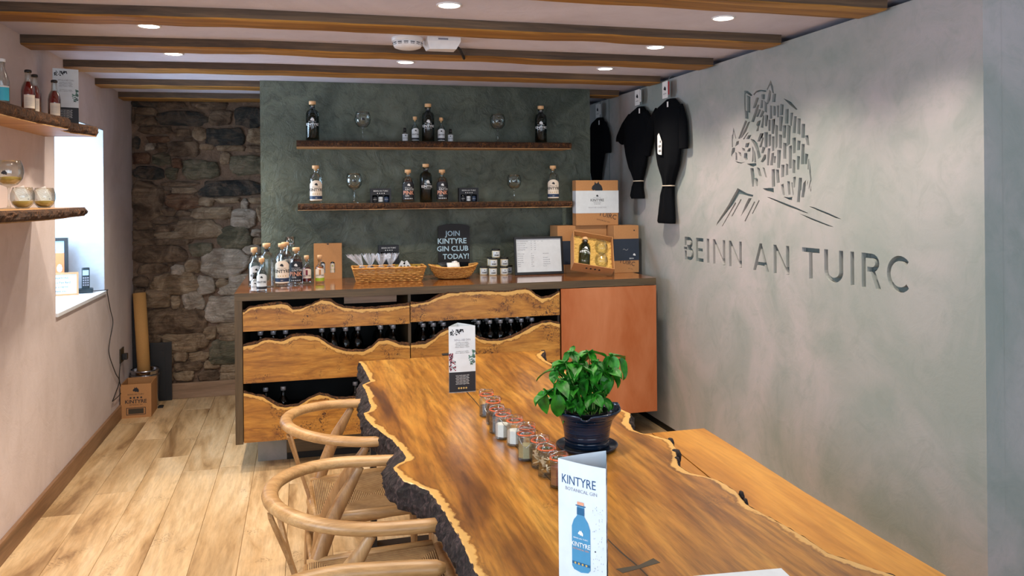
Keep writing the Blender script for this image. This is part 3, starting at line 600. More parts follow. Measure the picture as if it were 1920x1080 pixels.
XA, XB_, XC = CX0+.047, .640, 1.606
front(P5('90,240 120,215 180,205 240,200 300,192 345,196 380,225 420,222 470,205 510,185 550,170 600,175 640,200 680,213 760,222 900,216 1070,200', *c5), P5('90,355', *c5)[0][1], XA, XB_-.003, 1)
front(P5('100,195 160,185 200,178 240,160 280,142 320,128 370,125 430,120 480,119 540,114 600,120 680,118 720,108 770,104 805,112 840,142 880,158 930,152 980,120', *c6), P5('97,298', *c6)[0][1], XB_+.003, XC, 2)
front(P5('90,442 130,436 170,428 200,408 235,402 270,412 310,412 345,402 380,386 420,380 470,380 520,386 560,410 600,440 650,462 720,474 800,474 850,448 890,412 940,405 975,415 1010,434 1070,440', *c5), P5('90,665', *c5)[0][1], XA, XB_-.003, 3)
front(P5('100,436 180,430 230,402 270,368 310,346 360,340 420,352 470,380 510,402 570,412 640,408 700,390 760,360 820,325 880,304 930,298 985,312', *c6), P5('985,535', *c6)[0][1], XB_+.003, XC, 4)
front(P5('90,722 130,728 160,738 200,744 240,772 290,800 340,806 400,800 450,775 490,748 540,730 590,742 640,760 760,750 900,742 1070,748', *c5), P5('92,1018', *c5)[0][1], XA, XB_-.003, 5)
front([(XB_, .40), (.8, .42), (1.0, .40), (1.2, .43), (1.4, .40), (XC, .41)], P5('92,1018', *c5)[0][1], XB_+.003, XC, 6)
mb = MB(); a = on_y(645, 545, 5.0); mb.box(a.x, a.x+.32, 5.0, 5.012, .955, 1.0); mb.build('pale_panel', 'skirting_x', cab)
# ---------------------------------------------------------------- table
def world(s, z, ox=0, oy=0, sc=1.0): return [on_z(ox+float(q.split(',')[0])/sc, oy+float(q.split(',')[1])/sc, z) for q in s.split()]
TZ = .75; E1 = (640, 640, 4.174); E7 = (470, 720, 3.0); E8 = (1140, 740, 2.667); E9 = (820, 640, 3.857)
Ledge = world('120,145 150,170 185,230 215,290 225,310 160,340 185,375 200,410 215,465 232,510 215,545 175,560 190,600 235,650 290,690 340,730 400,770 450,830 490,880 505,910', TZ, *E1) + \
    world('862,432 820,450 800,470 830,510 860,545 930,570 1000,600 1040,650 1090,720 1130,790 1180,870 1220,960 1255,1040 1280,1080', TZ, *E7)
Redge = world('1590,78 1560,105 1600,150 1660,180 1690,195', TZ, *E1)+world('1100,720 1125,750', TZ)+world('1240,470 1330,490 1400,520 1385,580 1420,640 1500,670', TZ, *E9)+world('220,200 310,225 338,262 345,325 350,350 410,390 500,410 560,430 640,480 690,545 780,595 900,660 1000,720 1100,790 1250,840 1350,875 1430,900', TZ, *E8)
Bout = world('120,148 120,200 140,260 168,322 125,370 118,450 128,520 135,560 155,620 155,690 200,760 270,800 350,868', .70, *E1)+world('770,372 800,432 750,490 740,550 760,610 830,660 920,700 985,735 1050,830 1110,930 1160,1040 1180,1080', .69, *E7)
def fn_edge(L, tail):
    P = sorted([(p.y, p.x) for p in L]+tail); return [p[0] for p in P], [p[1] for p in P]
ly, lx = fn_edge(Ledge, [(1.5, .43), (1.1, .40), (.8, .44)]); ry, rx = fn_edge(Redge, [(1.2, 1.33), (.8, 1.30)]); by, bx = fn_edge(Bout, [(1.5, .36), (1.1, .33), (.8, .37)])
YT0, YT1 = .8, min(max(ly), 4.235)
NY = 330; side = [0, .004, .010, .018, .028, .036, .045, .06, .09, .14, .22]
tbl = empty('live_edge_table', (0, 0, 0), 0, 'long live-edge oak slab table with dark bark along its edges', 'table')
mb = MB(); vs = []; at = []
rowsL = []; far = lambda x: 0.045*max(0, min(1, (1.29-x)/1.0))*0
for i in range(NY+1):
    y = YT0+(YT1-YT0)*i/NY
    xl = lerp(ly, lx, y)+.003*nz(y*40, 1); xr = lerp(ry, rx, y)+.003*nz(y*40, 5)
    ysh = (y-YT0)/(YT1-YT0)
    ds = side+[None]*6+side[::-1]; W = len(ds)
    for k, d in enumerate(ds):
        if d is None: u = .22+(xr-xl-.44)*(k-len(side)+1)/7; x = xl+u
        elif k < len(side): x = xl+d
        else: x = xr-d
        e = min(x-xl, xr-x); vs.append((x, y, TZ-(.002 if e < .001 else 0))); at.append(e)
fs = [(i*W+j, i*W+j+1, (i+1)*W+j+1, (i+1)*W+j) for i in range(NY) for j in range(W-1)]
mb.add(vs, fs, 0, False); n0 = len(vs)
mb.add([(v[0], v[1], TZ-.075) for v in vs], []); at2 = [a+1 for a in at]
mb.f += [tuple(n0+q for q in f[::-1]) for f in fs]; mb.m += [0]*len(fs); mb.sm += [False]*len(fs)
for i in (0, NY):
    for j in range(W-1): f = (i*W+j, i*W+j+1, n0+i*W+j+1, n0+i*W+j); mb.f.append(f[::-1] if i == 0 else f[::-1] if False else f if i else f); mb.m.append(0); mb.sm.append(False)
mb.attr = at+at2; slab = mb.build('tabletop', 'table', tbl)
def bark_strip(edgefn, outfn, sgn, name, seed):
    K = 9; NB = 620; mb = MB(); vs = []
    for i in range(NB+1):
        y = YT0+(YT1-YT0)*i/NB; xe = edgefn(y); w_ = max(.008, abs(outfn(y)-xe)) if outfn else .010+.012*max(0, nz(y*3, seed))
        for k in range(K):
            t = k/(K-1); prof = math.sin(min(1, t*1.35)*math.pi/2)
            if t > .8: prof *= 1-(t-.8)*1.6
            x = xe+sgn*(w_*prof+.010*nz(y*26, t*4, seed)+.008*nz(y*60, t*9, seed+3)*(t > .05)); z = TZ-.001-.082*t+.004*nz(y*40, t*5, seed+9)
            vs.append((x if k else xe-sgn*.001, y, z))
    fs = [(i*K+k, (i+1)*K+k, (i+1)*K+k+1, i*K+k+1) for i in range(NB) for k in range(K-1)]
    if sgn > 0: fs = [f[::-1] for f in fs]
    mb.add(vs, fs, 0, False); return mb.build('bark_edge', name, tbl)
bark_strip(lambda y: lerp(ly, lx, y)+.003*nz(y*40, 1), lambda y: lerp(by, bx, y), -1, 'bark', 3)
bark_strip(lambda y: lerp(ry, rx, y)+.003*nz(y*40, 5), None, 1, 'bark', 8)
# bark lumps left on the right-hand edge
for px, py, r_ in ((1258, 829, .011), (1268, 851, .014), (1270, 865, .010), (1391, 930, .009), (1399, 944, .008), (1184, 798, .010), (1018, 661, .013), (1042, 690, .014)):
    q = on_z(px, py, TZ-.01); mb = MB(); mb.lathe([(0, -.03), (r_*.8, -.022), (r_, 0), (r_*.7, .012), (0, .014)], 10)
    mb.v = [(v[0]+.005*nz(v[0]*90, v[1]*90, r_*99), v[1]*1.5+.005*nz(v[0]*80, v[2]*90), v[2]) for v in mb.v]
    mb.build('bark_lump', 'bark', tbl, loc=q)
mb = MB(); cr_ = [(.690, 3.56), (.692, 3.24), (.69, 3.0), (.70, 2.6), (.715, 2.27), (.727, 1.83), (.741, 1.65), (.75, 1.2), (.76, .82)]
cp = smoothpath([(a, b, 0) for a, b in cr_], 8)
wd = [.0015+.0025*abs(nz(q.y*6, 4)) for q in cp]
mb.prism([(q.x-a, q.y) for q, a in zip(cp, wd)][::-1]+[(q.x+a, q.y) for q, a in zip(cp, wd)], TZ-.004, TZ+.0004); mb.build('crack', 'crack', tbl)
q = world('1155,1067 1168,1075 1200,1066 1238,1055 1225,1047 1198,1060', TZ)
mb = MB(); mb.prism([(v.x, v.y) for v in q], TZ-.003, TZ+.0006); mb.build('butterfly_key', 'key', tbl)
mb = MB(); q = world('828,663 850,661 850,665 830,666', TZ); mb.prism([(v.x, v.y) for v in q], TZ-.003, TZ+.0005); mb.build('crack', 'crack', tbl)
for yy in (3.72, 1.35):
    for xx in (.295, 1.12):
        mb = MB(); mb.box(xx, xx+.026, yy-.03, yy+.03, 0, TZ-.088); mb.build('leg', 'black_metal', tbl)
    mb = MB(); mb.box(.295, 1.146, yy-.03, yy+.03, TZ-.087, TZ-.0765); mb.build('leg_bracket', 'black_metal', tbl)
    mb = MB(); mb.box(.322, 1.119, yy-.03, yy+.03, .0, .012); mb.build('foot_bar', 'black_metal', tbl)
# ---------------------------------------------------------------- bench
bn = empty('bench', (0, 0, 0), 0, 'long plain golden oak bench between the table and the grey wall', 'bench')
BR = [(1.91, 3.576), (1.895, 3.2), (1.868, 2.70), (1.862, 2.3), (1.863, 1.99), (1.865, .8)]; BS = [(1.628, 3.576), (1.621, 3.26), (1.597, 2.95), (1.585, 2.5), (1.58, .8)]
mb = MB(); mb.prism([(a+.002, b) for a, b in BS][::-1]+BR[::1] if False else BR[::-1]+[(a+.003, b) for a, b in BS], .395, .45); mb.build('seat_board', 'bench', bn)
mb = MB(); mb.prism([(a-.003, b) for a, b in BS][::-1]+[(1.42, 3.576), (1.42, .8)], .395, .4495); mb.build('seat_board', 'bench', bn)
for yy in (3.2, 1.2):
    for xx in (1.46, 1.81):
        mb = MB(); mb.box(xx, xx+.026, yy-.03, yy+.03, 0, .384); mb.build('leg', 'black_metal', bn)
    mb = MB(); mb.box(1.46, 1.836, yy-.03, yy+.03, .384, .3945); mb.build('leg_bracket', 'black_metal', bn)
# ---------------------------------------------------------------- chairs (wishbone type); local +X looks at the table
def chair():
    t = empty('wishbone_chair', (0, 0, 0), 0, '', 'chair')
    r = .286; pts = [(.205, -r+.006, .700), (.12, -r, .704), (.02, -r, .709)]
    for k in range(1, 16):
        a = -math.pi/2-math.pi*k/16; pts.append((.02+r*1.0*math.cos(a), r*math.sin(a), .709+.022*math.sin(math.pi*k/16)))
    pts += [(.02, r, .709), (.12, r, .704), (.205, r-.006, .700)]
    sp = smoothpath(pts, 3); N = len(sp); rad = []
    for i in range(N):
        u = min(i, N-1-i)/(N/2); rad.append(.0215 if u > .03 else .0215*(.55+.45*u/.03))
    mb = MB(); mb.tube(sp, rad, 14, flat=(1.12, .86)); mb.build('arm_rail', 'chair', t)
    for s_ in (-1, 1):
        pa = smoothpath([(-.185, .185*s_, 0), (-.175, .192*s_, .2), (-.15, .205*s_, .36), (-.115, .225*s_, .46), (-.07, .255*s_, .56), (-.02, .278*s_, .64), (.012, .284*s_, .692)], 4)
        ra = [lerp([0, .2, .36, .48, .6, .69], [.0125, .0175, .0225, .026, .0225, .0125], q.z) for q in pa]
        mb = MB(); mb.tube(pa, ra, 12, flat=(.8, 1.1)); mb.build('leg', 'chair_z', t)
        mb = MB(); mb.tube([(.275, .235*s_, 0), (.27, .235*s_, .2), (.265, .235*s_, .40), (.264, .235*s_, .455), (.264, .235*s_, .468), (.264, .235*s_, .475)], [.0125, .017, .0195, .0195, .016, .008], 12); mb.build('leg', 'chair_z', t)
        mb = MB(); mb.tube([(-.165, .20*s_, .418), (.06, .222*s_, .420), (.262, .235*s_, .424)], [.014, .017, .014], 10, flat=(.8, 1.2)); mb.build('seat_rail', 'chair', t)
        mb = MB(); mb.tube([(-.172, .195*s_, .23), (.05, .215*s_, .232), (.27, .235*s_, .235)], [.009, .012, .009], 8, flat=(.8, 1.2)); mb.build('stretcher', 'chair', t)
    mb = MB(); mb.tube([(.262, -.235, .424), (.27, 0, .428), (.262, .235, .424)], [.014, .018, .014], 10); mb.build('seat_rail', 'chair', t)
    mb = MB(); mb.tube([(-.165, -.20, .40), (-.175, 0, .41), (-.165, .20, .40)], [.016, .022, .016], 10, flat=(.8, 1.4)); mb.build('seat_rail', 'chair', t)
    mb = MB(); mb.tube([(-.178, -.19, .21), (-.178, 0, .21), (-.178, .19, .21)], .010, 8); mb.build('stretcher', 'chair', t)
    # Y-shaped back splat
    mb = MB()
    ol = []; n = 14
    def yz(v): return -.178-.088*min(1, max(0, (v-.42)/.29))
    Lx = [(.030, .425), (.022, .47), (.020, .52), (.034, .56), (.062, .61), (.098, .66), (.128, .705)]; In = [(.100, .712), (.070, .672), (.038, .628), (.012, .588), (0, .578)]
    half = Lx+In; full = half+[(-a, b) for a, b in half[:-1][::-1]]
    nF = len(full); b0 = mb.add([(yz(b)+.006+.10*a*a*4, a, b) for a, b in full]+[(yz(b)-.006+.10*a*a*4, a, b) for a, b in full], [])
    for k in range(nF):
        k2 = (k+1) % nF; mb.f.append((b0+k, b0+k2, b0+nF+k2, b0+nF+k)); mb.m.append(0); mb.sm.append(False)
    h = len(Lx)
    def face(idx): 
        mb.f.append(tuple(b0+i for i in idx)); mb.f.append(tuple(b0+nF+i for i in idx[::-1])); mb.m.extend([0, 0]); mb.sm.extend([False, False])
    o = len(Lx)+len(In)-1     # index of the middle notch
    mir = lambda i: (nF-i) % nF if False else (2*o-i)
    face([0, 1, 2, o, mir(2), mir(1), mir(0)]); face([2, 3, o-1, o]); face([3, 4, o-2, o-1]); face([4, 5, o-3, o-2]); face([5, 6, h, o-3] if h == o-4 else [5, 6, h, o-3])
    face([o, mir(o-1), mir(3), mir(2)]); face([mir(o-1), mir(o-2), mir(4), mir(3)]); face([mir(o-2), mir(o-3), mir(5), mir(4)]); face([mir(o-3), mir(h), mir(6), mir(5)])
    mb.build('back_splat', 'chair_z', t)
    # woven cord seat: four wedges dipping to the middle
    n = 26; mb = MB(); vs = []
    for i in range(n+1):
        u = i/n
        for j in range(n+1):
            v = j/n*2-1; x = -.172+.446*u; hw = .202+.036*u; d = max(abs(u*2-1), abs(v))
            z = .432+.012*(1-d)*0-.020*(1-d)**.8+.008*(d > .93)
            if d > .995: z = .415
            vs.append((x, v*hw, z))
    fs = [(i*(n+1)+j, (i+1)*(n+1)+j, (i+1)*(n+1)+j+1, i*(n+1)+j+1) for i in range(n) for j in range(n)]
    mb.add(vs, fs, 0, True); b = mb.add([(v[0], v[1], .405) for v in vs], []); mb.f += [tuple(b+q for q in f[::-1]) for f in fs]; mb.m += [0]*len(fs); mb.sm += [True]*len(fs)
    mb.build('seat', 'cord', t)
    return t
c0 = chair(); spots = [(.168, 2.465, -1, 'wooden armchair with curved rail and cord seat, middle one at the table'), (.200, 3.25, 2, 'wooden armchair with curved rail and cord seat, farthest one nearest the counter'), (.112, 1.655, -3, 'wooden armchair with curved rail at the bottom edge, nearest the viewer')]
for i, (x, y, a, lb) in enumerate(spots):
    if i == 0: c0.location = (x, y, 0); c0.rotation_euler.z = R(a); c0['label'] = lb; c0['group'] = 'wishbone chairs along the table'; c0.scale = (1.0,)*3
    else: copy_tree(c0, (x, y, 0), R(a), lb)
# ---------------------------------------------------------------- wall shelves
def board(name, pts, z0, z1, label, side_idx, parent=None):
    """pts outline (x,y); the edges listed in side_idx carry bark"""
    t = empty(name, (0, 0, 0), 0, label, 'shelf')
    mb = MB(); mb.prism(pts, z0, z1); mb.build('board', 'shelf', t)
    fr = [pts[i] for i in side_idx]; dense = []
    for a, b in zip(fr, fr[1:]):
        L = math.hypot(a[0]-b[0], a[1]-b[1]); k = max(1, int(L/.012)); dense += [(a[0]+(b[0]-a[0])*q/k, a[1]+(b[1]-a[1])*q/k) for q in range(k)]
    dense.append(fr[-1]); K = 6; vs = []; n = len(dense)
    for i, p in enumerate(dense):
        a = dense[max(0, i-1)]; b = dense[min(n-1, i+1)]; dx, dy = b[0]-a[0], b[1]-a[1]; q = math.hypot(dx, dy) or 1; nx, ny = dy/q, -dx/q
        for k in range(K):
            tt = k/(K-1); o_ = .004+.009*math.sin(math.pi*tt)+.008*nz(i*.22, tt*3, z0*9)+.005*nz(i*.6, tt*7, z0)
            if k in (0, K-1): o_ = .0
            vs.append((p[0]+nx*o_, p[1]+ny*o_, z0+.004+(z1-z0-.004)*tt+.003*nz(i*.15, k, 3)*(0 < k < K-1)))
    mb = MB(); mb.add(vs, [(i*K+k, (i+1)*K+k, (i+1)*K+k+1, i*K+k+1) for i in range(n-1) for k in range(K-1)], 0, False)
    mb.build('bark_edge', 'bark_brown', t); return t
def front_line(x0, x1, y, seed, amp=.012): return [(x0+(x1-x0)*k/24, y+amp*nz(k*.35, seed)+.004*nz(k*1.1, seed)) for k in range(25)]
SU, SL = 1.985, 1.566
f1 = front_line(-.028, 1.878, 5.452, 3); board('wall_shelf', f1+[(1.878, YP-.001), (-.028, YP-.001)], SU-.046, SU, 'upper live-edge wall shelf on the shaded green wall', range(25))
f2 = front_line(-.022, 1.878, 5.452, 11, .018); board('wall_shelf', f2+[(1.878, YP-.001), (-.022, YP-.001)], SL-.044, SL, 'lower live-edge wall shelf on the shaded green wall', range(25))
LUZ, LLZ = 1.995, 1.568
pu = [(XL+.001, 2.6), (-1.12, 2.6), (-1.14, 3.1), (-1.138, 3.54), (-1.124, 3.88), (-1.09, 4.1), (-1.07, 4.22), (-1.085, 4.26), (-1.125, 4.29), (-1.12, 4.45), (-1.07, 4.60), (-1.056, 4.70), (XL+.001, 4.705)]
board('wall_shelf', pu, LUZ-.055, LUZ, 'upper bark-edged shelf on the left wall above the window corner', range(1, 12))
pl = [(XL+.001, 2.6), (-1.04, 2.6), (-1.01, 3.0), (-.985, 3.3), (-.985, 3.6), (-1.0, 3.85), (-1.035, 4.1), (-1.05, 4.3), (-1.068, 4.50), (XL+.001, 4.49)]
board('wall_shelf', pl, LLZ-.045, LLZ, 'lower bark-edged shelf on the left wall carrying stemless glasses', range(1, 9))
# ---------------------------------------------------------------- bottles
def cylfn(r, z0, c=0.0):
    """flat label coordinates wrapped round a bottle facing -Y"""
    return lambda x, y: (math.sin(x/r+c)*r, -math.cos(x/r+c)*r, z0+y)
def patch(mb, r, a, z0, z1, mi, arch=0, n=14):
    vs = []; 
    for k in range(n+1):
        t = -a+2*a*k/n; zt = z1-arch*(t/a)**2*(1 if abs(t) < a*.99 else 1.15); vs += [(math.sin(t)*r, -math.cos(t)*r, z0), (math.sin(t)*r, -math.cos(t)*r, zt)]
    mb.add(vs, [(2*k, 2*k+2, 2*k+3, 2*k+1) for k in range(n)], mi, True)
def bottle(kind, parent_loc=(0, 0, 0)):
    S = dict(clear=(.043, .205, .262, 'glass', None), dark=(.043, .205, .262, 'glass_dark', None), pink=(.040, .165, .215, 'glass', 'gin_pink'),
             white=(.043, .195, .250, 'glass', None), small=(.027, .115, .175, 'glass_blue', None), mini=(.020, .062, .098, 'glass', None),
             plum=(.026, .100, .155, 'glass', 'plum'), amber=(.026, .100, .155, 'glass', 'amber'))[kind]
    r, sh, H, gl, liq = S; nk = r*.36 if kind != 'mini' else r*.42; lb = {'clear': .6}.get(kind)
    t = empty('gin_bottle' if kind != 'mini' else 'miniature_bottle', parent_loc, 0, '', 'bottle')
    zs = sh; hn = H-.018
    prof = [(0, .002), (r*.9, 0), (r, .006), (r, zs*.82), (r*.95, zs*.92), (r*.78, zs), (nk*1.25, zs+(hn-zs)*.18), (nk, zs+(hn-zs)*.35), (nk, hn-.006), (nk*1.4, hn-.005), (nk*1.4, hn), (nk*.7, hn)]
    inner = [(nk*.7, zs+(hn-zs)*.3), (r*.7, zs*.96), (r*.9, zs*.8), (r*.9, .016), (0, .012)]
    mb = MB(); mb.lathe(prof+inner, 24); mb.build('glass_body', gl, t)
    if liq: mb = MB(); mb.lathe([(0, .013), (r*.88, .017), (r*.88, zs*.80), (r*.6, zs*.93), (0, zs*.93)], 20); mb.build('liquid', liq, t)
    mb = MB()
    if kind == 'mini': mb.lathe([(0, hn-.012), (nk*1.25, hn-.012), (nk*1.25, H), (0, H)], 14); mb.build('cap', 'black_frame', t)
    else:
        mb.lathe([(0, hn-.01), (nk*.68, hn-.01), (nk*.75, hn+.002), (nk*1.45, hn+.003), (nk*1.5, H+.004), (nk*1.4, H+.007), (0, H+.008)], 18); mb.build('stopper', 'cork_top', t)
    e = .0006
    if kind in ('dark',):
        mb = MB(); f = cylfn(r+e, zs*.5)
        mb.text('KINTYRE', r*.40, lambda x, y: f(x, y), 0, bold=.02); boar(mb, 0, r*.95, r*.62, f, 0); mb.text('BEINN AN TUIRC', r*.11, lambda x, y: f(x, y+r*.58), 0)
        mb.text('BOTANICAL GIN', r*.11, lambda x, y: f(x, y-r*.22), 0); mb.build('printed_lettering', 'white_ink', t)
        mb = MB(); patch(mb, nk+.0008, math.pi*.999, zs+(hn-zs)*.36, hn-.012, 0, n=20); mb.add([], []); mb.text('GIN', .007, lambda x, y: cylfn(nk+.0014, zs+(hn-zs)*.62)(x, y), 1); mb.build('neck_label', ['ink', 'white_ink'], t)
    if kind == 'clear':
        mb = MB(); patch(mb, nk+.0008, math.pi*.999, zs+(hn-zs)*.36, hn-.012, 0, n=20); mb.build('neck_label', 'ink', t)
    if kind == 'white':
        mb = MB(); patch(mb, r+e, 1.15, .022, zs*.80, 0, r*.55); patch(mb, r+e*2, 1.15, .030, .052, 1); f = cylfn(r+e*2.5, 0)
        boar(mb, 0, zs*.66, r*.5, f, 2); mb.text('BEINN AN TUIRC', r*.12, lambda x, y: f(x, y+zs*.555), 2); mb.text('KINTYRE', r*.44, lambda x, y: f(x, y+zs*.43), 2, bold=.02)
        mb.text('TARBERT LEGBITER', r*.10, lambda x, y: f(x, y+zs*.37), 3) if False else None
        dots(mb, 0, zs*.33, 4, r*.35, r*.09, f, 3); mb.text('GIN', r*.12, lambda x, y: f(x, y+.036), 0); mb.build('front_label', ['cream', 'navy', 'ink', 'gold_ink'], t)
    if kind == 'pink':
        mb = MB(); patch(mb, r+e, 1.2, .020, zs*.86, 0, r*.5); f = cylfn(r+e*2.5, 0)
        boar(mb, 0, zs*.72, r*.5, f, 1); mb.text('BEINN AN TUIRC', r*.12, lambda x, y: f(x, y+zs*.60), 1); mb.text('KINTYRE', r*.30, lambda x, y: f(x+r*.25, y+zs*.50), 1)
        mb.text('PINK', r*.62, lambda x, y: f(x, y+zs*.33), 2, bold=.02); mb.text('GIN', r*.26, lambda x, y: f(x-r*.3, y+zs*.25), 1); dots(mb, 0, zs*.17, 5, r*.3, r*.09, f, 1)
        mb.build('front_label', ['ink', 'white_ink', 'copper_ink'], t)
    if kind == 'small':
        mb = MB(); patch(mb, r+e, 1.2, .012, zs*.86, 0, r*.5); patch(mb, r+e*2, 1.2, .016, .030, 1); f = cylfn(r+e*2.5, 0)
        boar(mb, 0, zs*.70, r*.5, f, 1); mb.text('KINTYRE', r*.36, lambda x, y: f(x, y+zs*.43), 1, bold=.02); mb.build('front_label', ['paper', 'ink'], t)
    if kind == 'mini':
        mb = MB(); patch(mb, r+e, 1.2, .008, zs*.9, 0, 0); f = cylfn(r+e*2.5, 0); boar(mb, 0, zs*.72, r*.5, f, 1); mb.text('KINTYRE', r*.34, lambda x, y: f(x, y+zs*.38), 1); mb.build('front_label', ['paper', 'ink'], t)
    if kind in ('plum', 'amber'):
        mb = MB(); patch(mb, r+e, 1.2, .014, zs*.88, 0, r*.3); patch(mb, r+e*2, 1.2, .014, .032, 1); f = cylfn(r+e*2.5, 0)
        mb.lathe([(0, 0)], 3) if False else None
        mb.add([f(-.006, zs*.5), f(.006, zs*.5), f(.006, zs*.8), f(-.006, zs*.8)], [(0, 1, 2, 3)], 2); mb.text('KINTYRE', r*.34, lambda x, y: f(x, y+zs*.42), 3)
        mb.build('front_label', ['cream', 'lime_ink' if kind == 'amber' else 'plum', 'red_ink' if kind == 'plum' else 'carton', 'ink'], t)
    return t
PB = {}
def put(kind, x, y, z, label, rz=0, s=1, group=None):
    g = group
    if kind not in PB: o = PB[kind] = bottle(kind); o.location = (x, y, z); o['label'] = label
    else: o = copy_tree(PB[kind], (x, y, z), 0, label)
    o.rotation_euler.z = rz; o.scale = (s, s, s)
    if g: o['group'] = g
    return o
def wineglass(stemless=False):
    t = empty('tumbler_glass' if stemless else 'balloon_glass', (0, 0, 0), 0, '', 'glass')
    mb = MB(); th = .0012
    if stemless:
        out = [(0, 0), (.022, .001), (.038, .018), (.045, .040), (.044, .062), (.036, .088)]
    else:
        out = [(0, 0), (.036, .001), (.034, .004), (.008, .008), (.004, .02), (.0038, .080), (.008, .092), (.032, .102), (.050, .126), (.055, .152), (.052, .178), (.043, .202)]
    k = 2 if stemless else 7
    inn = [(max(0, r_-th), z_+th*.5) for r_, z_ in out[k-1 if stemless else k:]][::-1]+[(0, out[k if stemless else 7][1]+(-.014 if stemless else .003))]
    if stemless: inn[-1] = (0, .004)
    mb.lathe(out+inn, 28); mb.build('bowl' if stemless else 'glass_body', 'glass', t)
    if not stemless:
        mb = MB(); f = cylfn(.0558, .150); boar(mb, 0, 0, .022, f, 0); mb.build('printed_mark', 'ink', t)
    return t
WG = wineglass()
def glass_at(x, y, z, label, s=1, first=[True]):
    if first[0]: first[0] = False; o = WG; o.location = (x, y, z); o['label'] = label
    else: o = copy_tree(WG, (x, y, z), 0, label)
    o.scale = (s, s, s); return o
YS = 5.535
def sx(px, py): return on_y(px, py, YS).x
put('dark', sx(586, 230), YS, SU, 'smoky dark gin bottle at the left end of the upper wall shelf', -.05)
glass_at(sx(680, 230), YS, SU, 'balloon gin glass left of the middle group on the upper shelf')
put('mini', sx(759, 240), YS, SU, 'black-capped miniature left of the group on the upper shelf', .1)
put('small', sx(778, 230), YS, SU, 'small corked bottle left of the tall one on the upper shelf', .05, .97)
put('dark', sx(803, 230), YS+.01, SU, 'smoky dark gin bottle in the middle of the upper wall shelf', -.1)
put('small', sx(827, 230), YS, SU, 'small corked bottle right of the tall one on the upper shelf', -.1, .95)
put('mini', sx(844.5, 240), YS, SU, 'black-capped miniature right of the group on the upper shelf', -.2, .95)
glass_at(sx(933, 230), YS, SU, 'balloon gin glass right of the middle group on the upper shelf')
put('dark', sx(1014, 230), YS, SU, 'smoky dark gin bottle at the right end of the upper wall shelf', -.25)
put('white', sx(592, 350), YS, SL, 'white-labelled gin bottle at the left end of the lower wall shelf', .05)
glass_at(sx(664, 350), YS, SL, 'balloon gin glass at the left of the lower wall shelf')
put('pink', sx(765, 350), YS, SL, 'black-labelled pink gin left of the dark bottle on the lower shelf', 0, 1.03)
put('dark', sx(799, 350), YS+.01, SL, 'smoky dark gin bottle between two pink gins on the lower shelf', .2)
put('pink', sx(829, 350), YS, SL, 'black-labelled pink gin right of the dark bottle on the lower shelf', -.1, 1.03)
glass_at(sx(964, 350), YS, SL, 'balloon gin glass at the right of the lower wall shelf', .94)
put('white', sx(1037, 350), YS, SL, 'white-labelled gin bottle at the right end of the lower wall shelf', -.25)
# black gift boxes with three miniatures
def giftbox():
    t = empty('gift_box', (0, 0, 0), 0, '', 'box')
    mb = MB(); mb.box(-.070, .070, -.002, .045, 0, .004); mb.box(-.070, .070, .040, .045, .004, .100); mb.box(-.070, -.067, -.002, .04, .004, .100); mb.box(.067, .070, -.002, .04, .004, .100); mb.box(-.067, .067, -.002, .04, .097, .100)
    mb.box(-.067, .067, -.002, .001, .054, .097); mb.box(-.067, -.058, -.002, .001, .004, .054); mb.box(.058, .067, -.002, .001, .004, .054); mb.box(-.022, -.018, -.002, .001, .004, .054); mb.box(.018, .022, -.002, .001, .004, .054); mb.build('card_case', 'ink', t)
    mb = MB(); f = lambda x, y: (x, -.0028, y); mb.text('BEINN AN TUIRC', .009, lambda x, y: f(x, y+.078), 0); dots(mb, 0, .066, 4, .015, .0035, f, 0); mb.build('printed_lettering', 'white_ink', t)
    for k, (c, ml) in enumerate(((-.039, 'ink'), (0, 'paper'), (.039, 'navy'))):
        mb = MB(); mb.lathe([(0, .005), (.015, .005), (.016, .009), (.016, .046), (.007, .056), (.007, .066), (0, .067)], 14, 0, (c, .020, 0)); b = mb.build('miniature', 'glass_dark', t)
        mb = MB(); mb.X = Matrix.Translation((c, .020, 0)); patch(mb, .0166, 1.3, .008, .042, 0); f2 = cylfn(.0172, .022); mb.text('KINTYRE', .005, f2, 1); mb.build('label', [ml, 'ink' if ml == 'paper' else 'white_ink'], b)
    return t
gb = giftbox(); gb.location = (sx(714, 360), YS, SL); gb['label'] = 'black gift box with three miniatures left of the pink gins on the lower shelf'
copy_tree(gb, (sx(879, 360), YS, SL), None, 'black gift box with three miniatures right of the pink gins on the lower shelf')
p = on_y(729, 484, YP-.055); g3 = copy_tree(gb, (p.x, p.y, CZT), None, 'black gift box with three miniatures standing behind the sweet basket'); g3.scale = (1, 1, 1)
ZB = CZT
mb = MB(); mb.box(p.x-.075, p.x+.075, YP-.055, YP-.008, ZB, ZB+.118); rb = mb.build('riser_block', 'black_frame'); tag(rb, 'plain black block behind the sweet basket carrying a gift box', 'stand'); g3.location = (p.x, YP-.056, ZB+.1185)
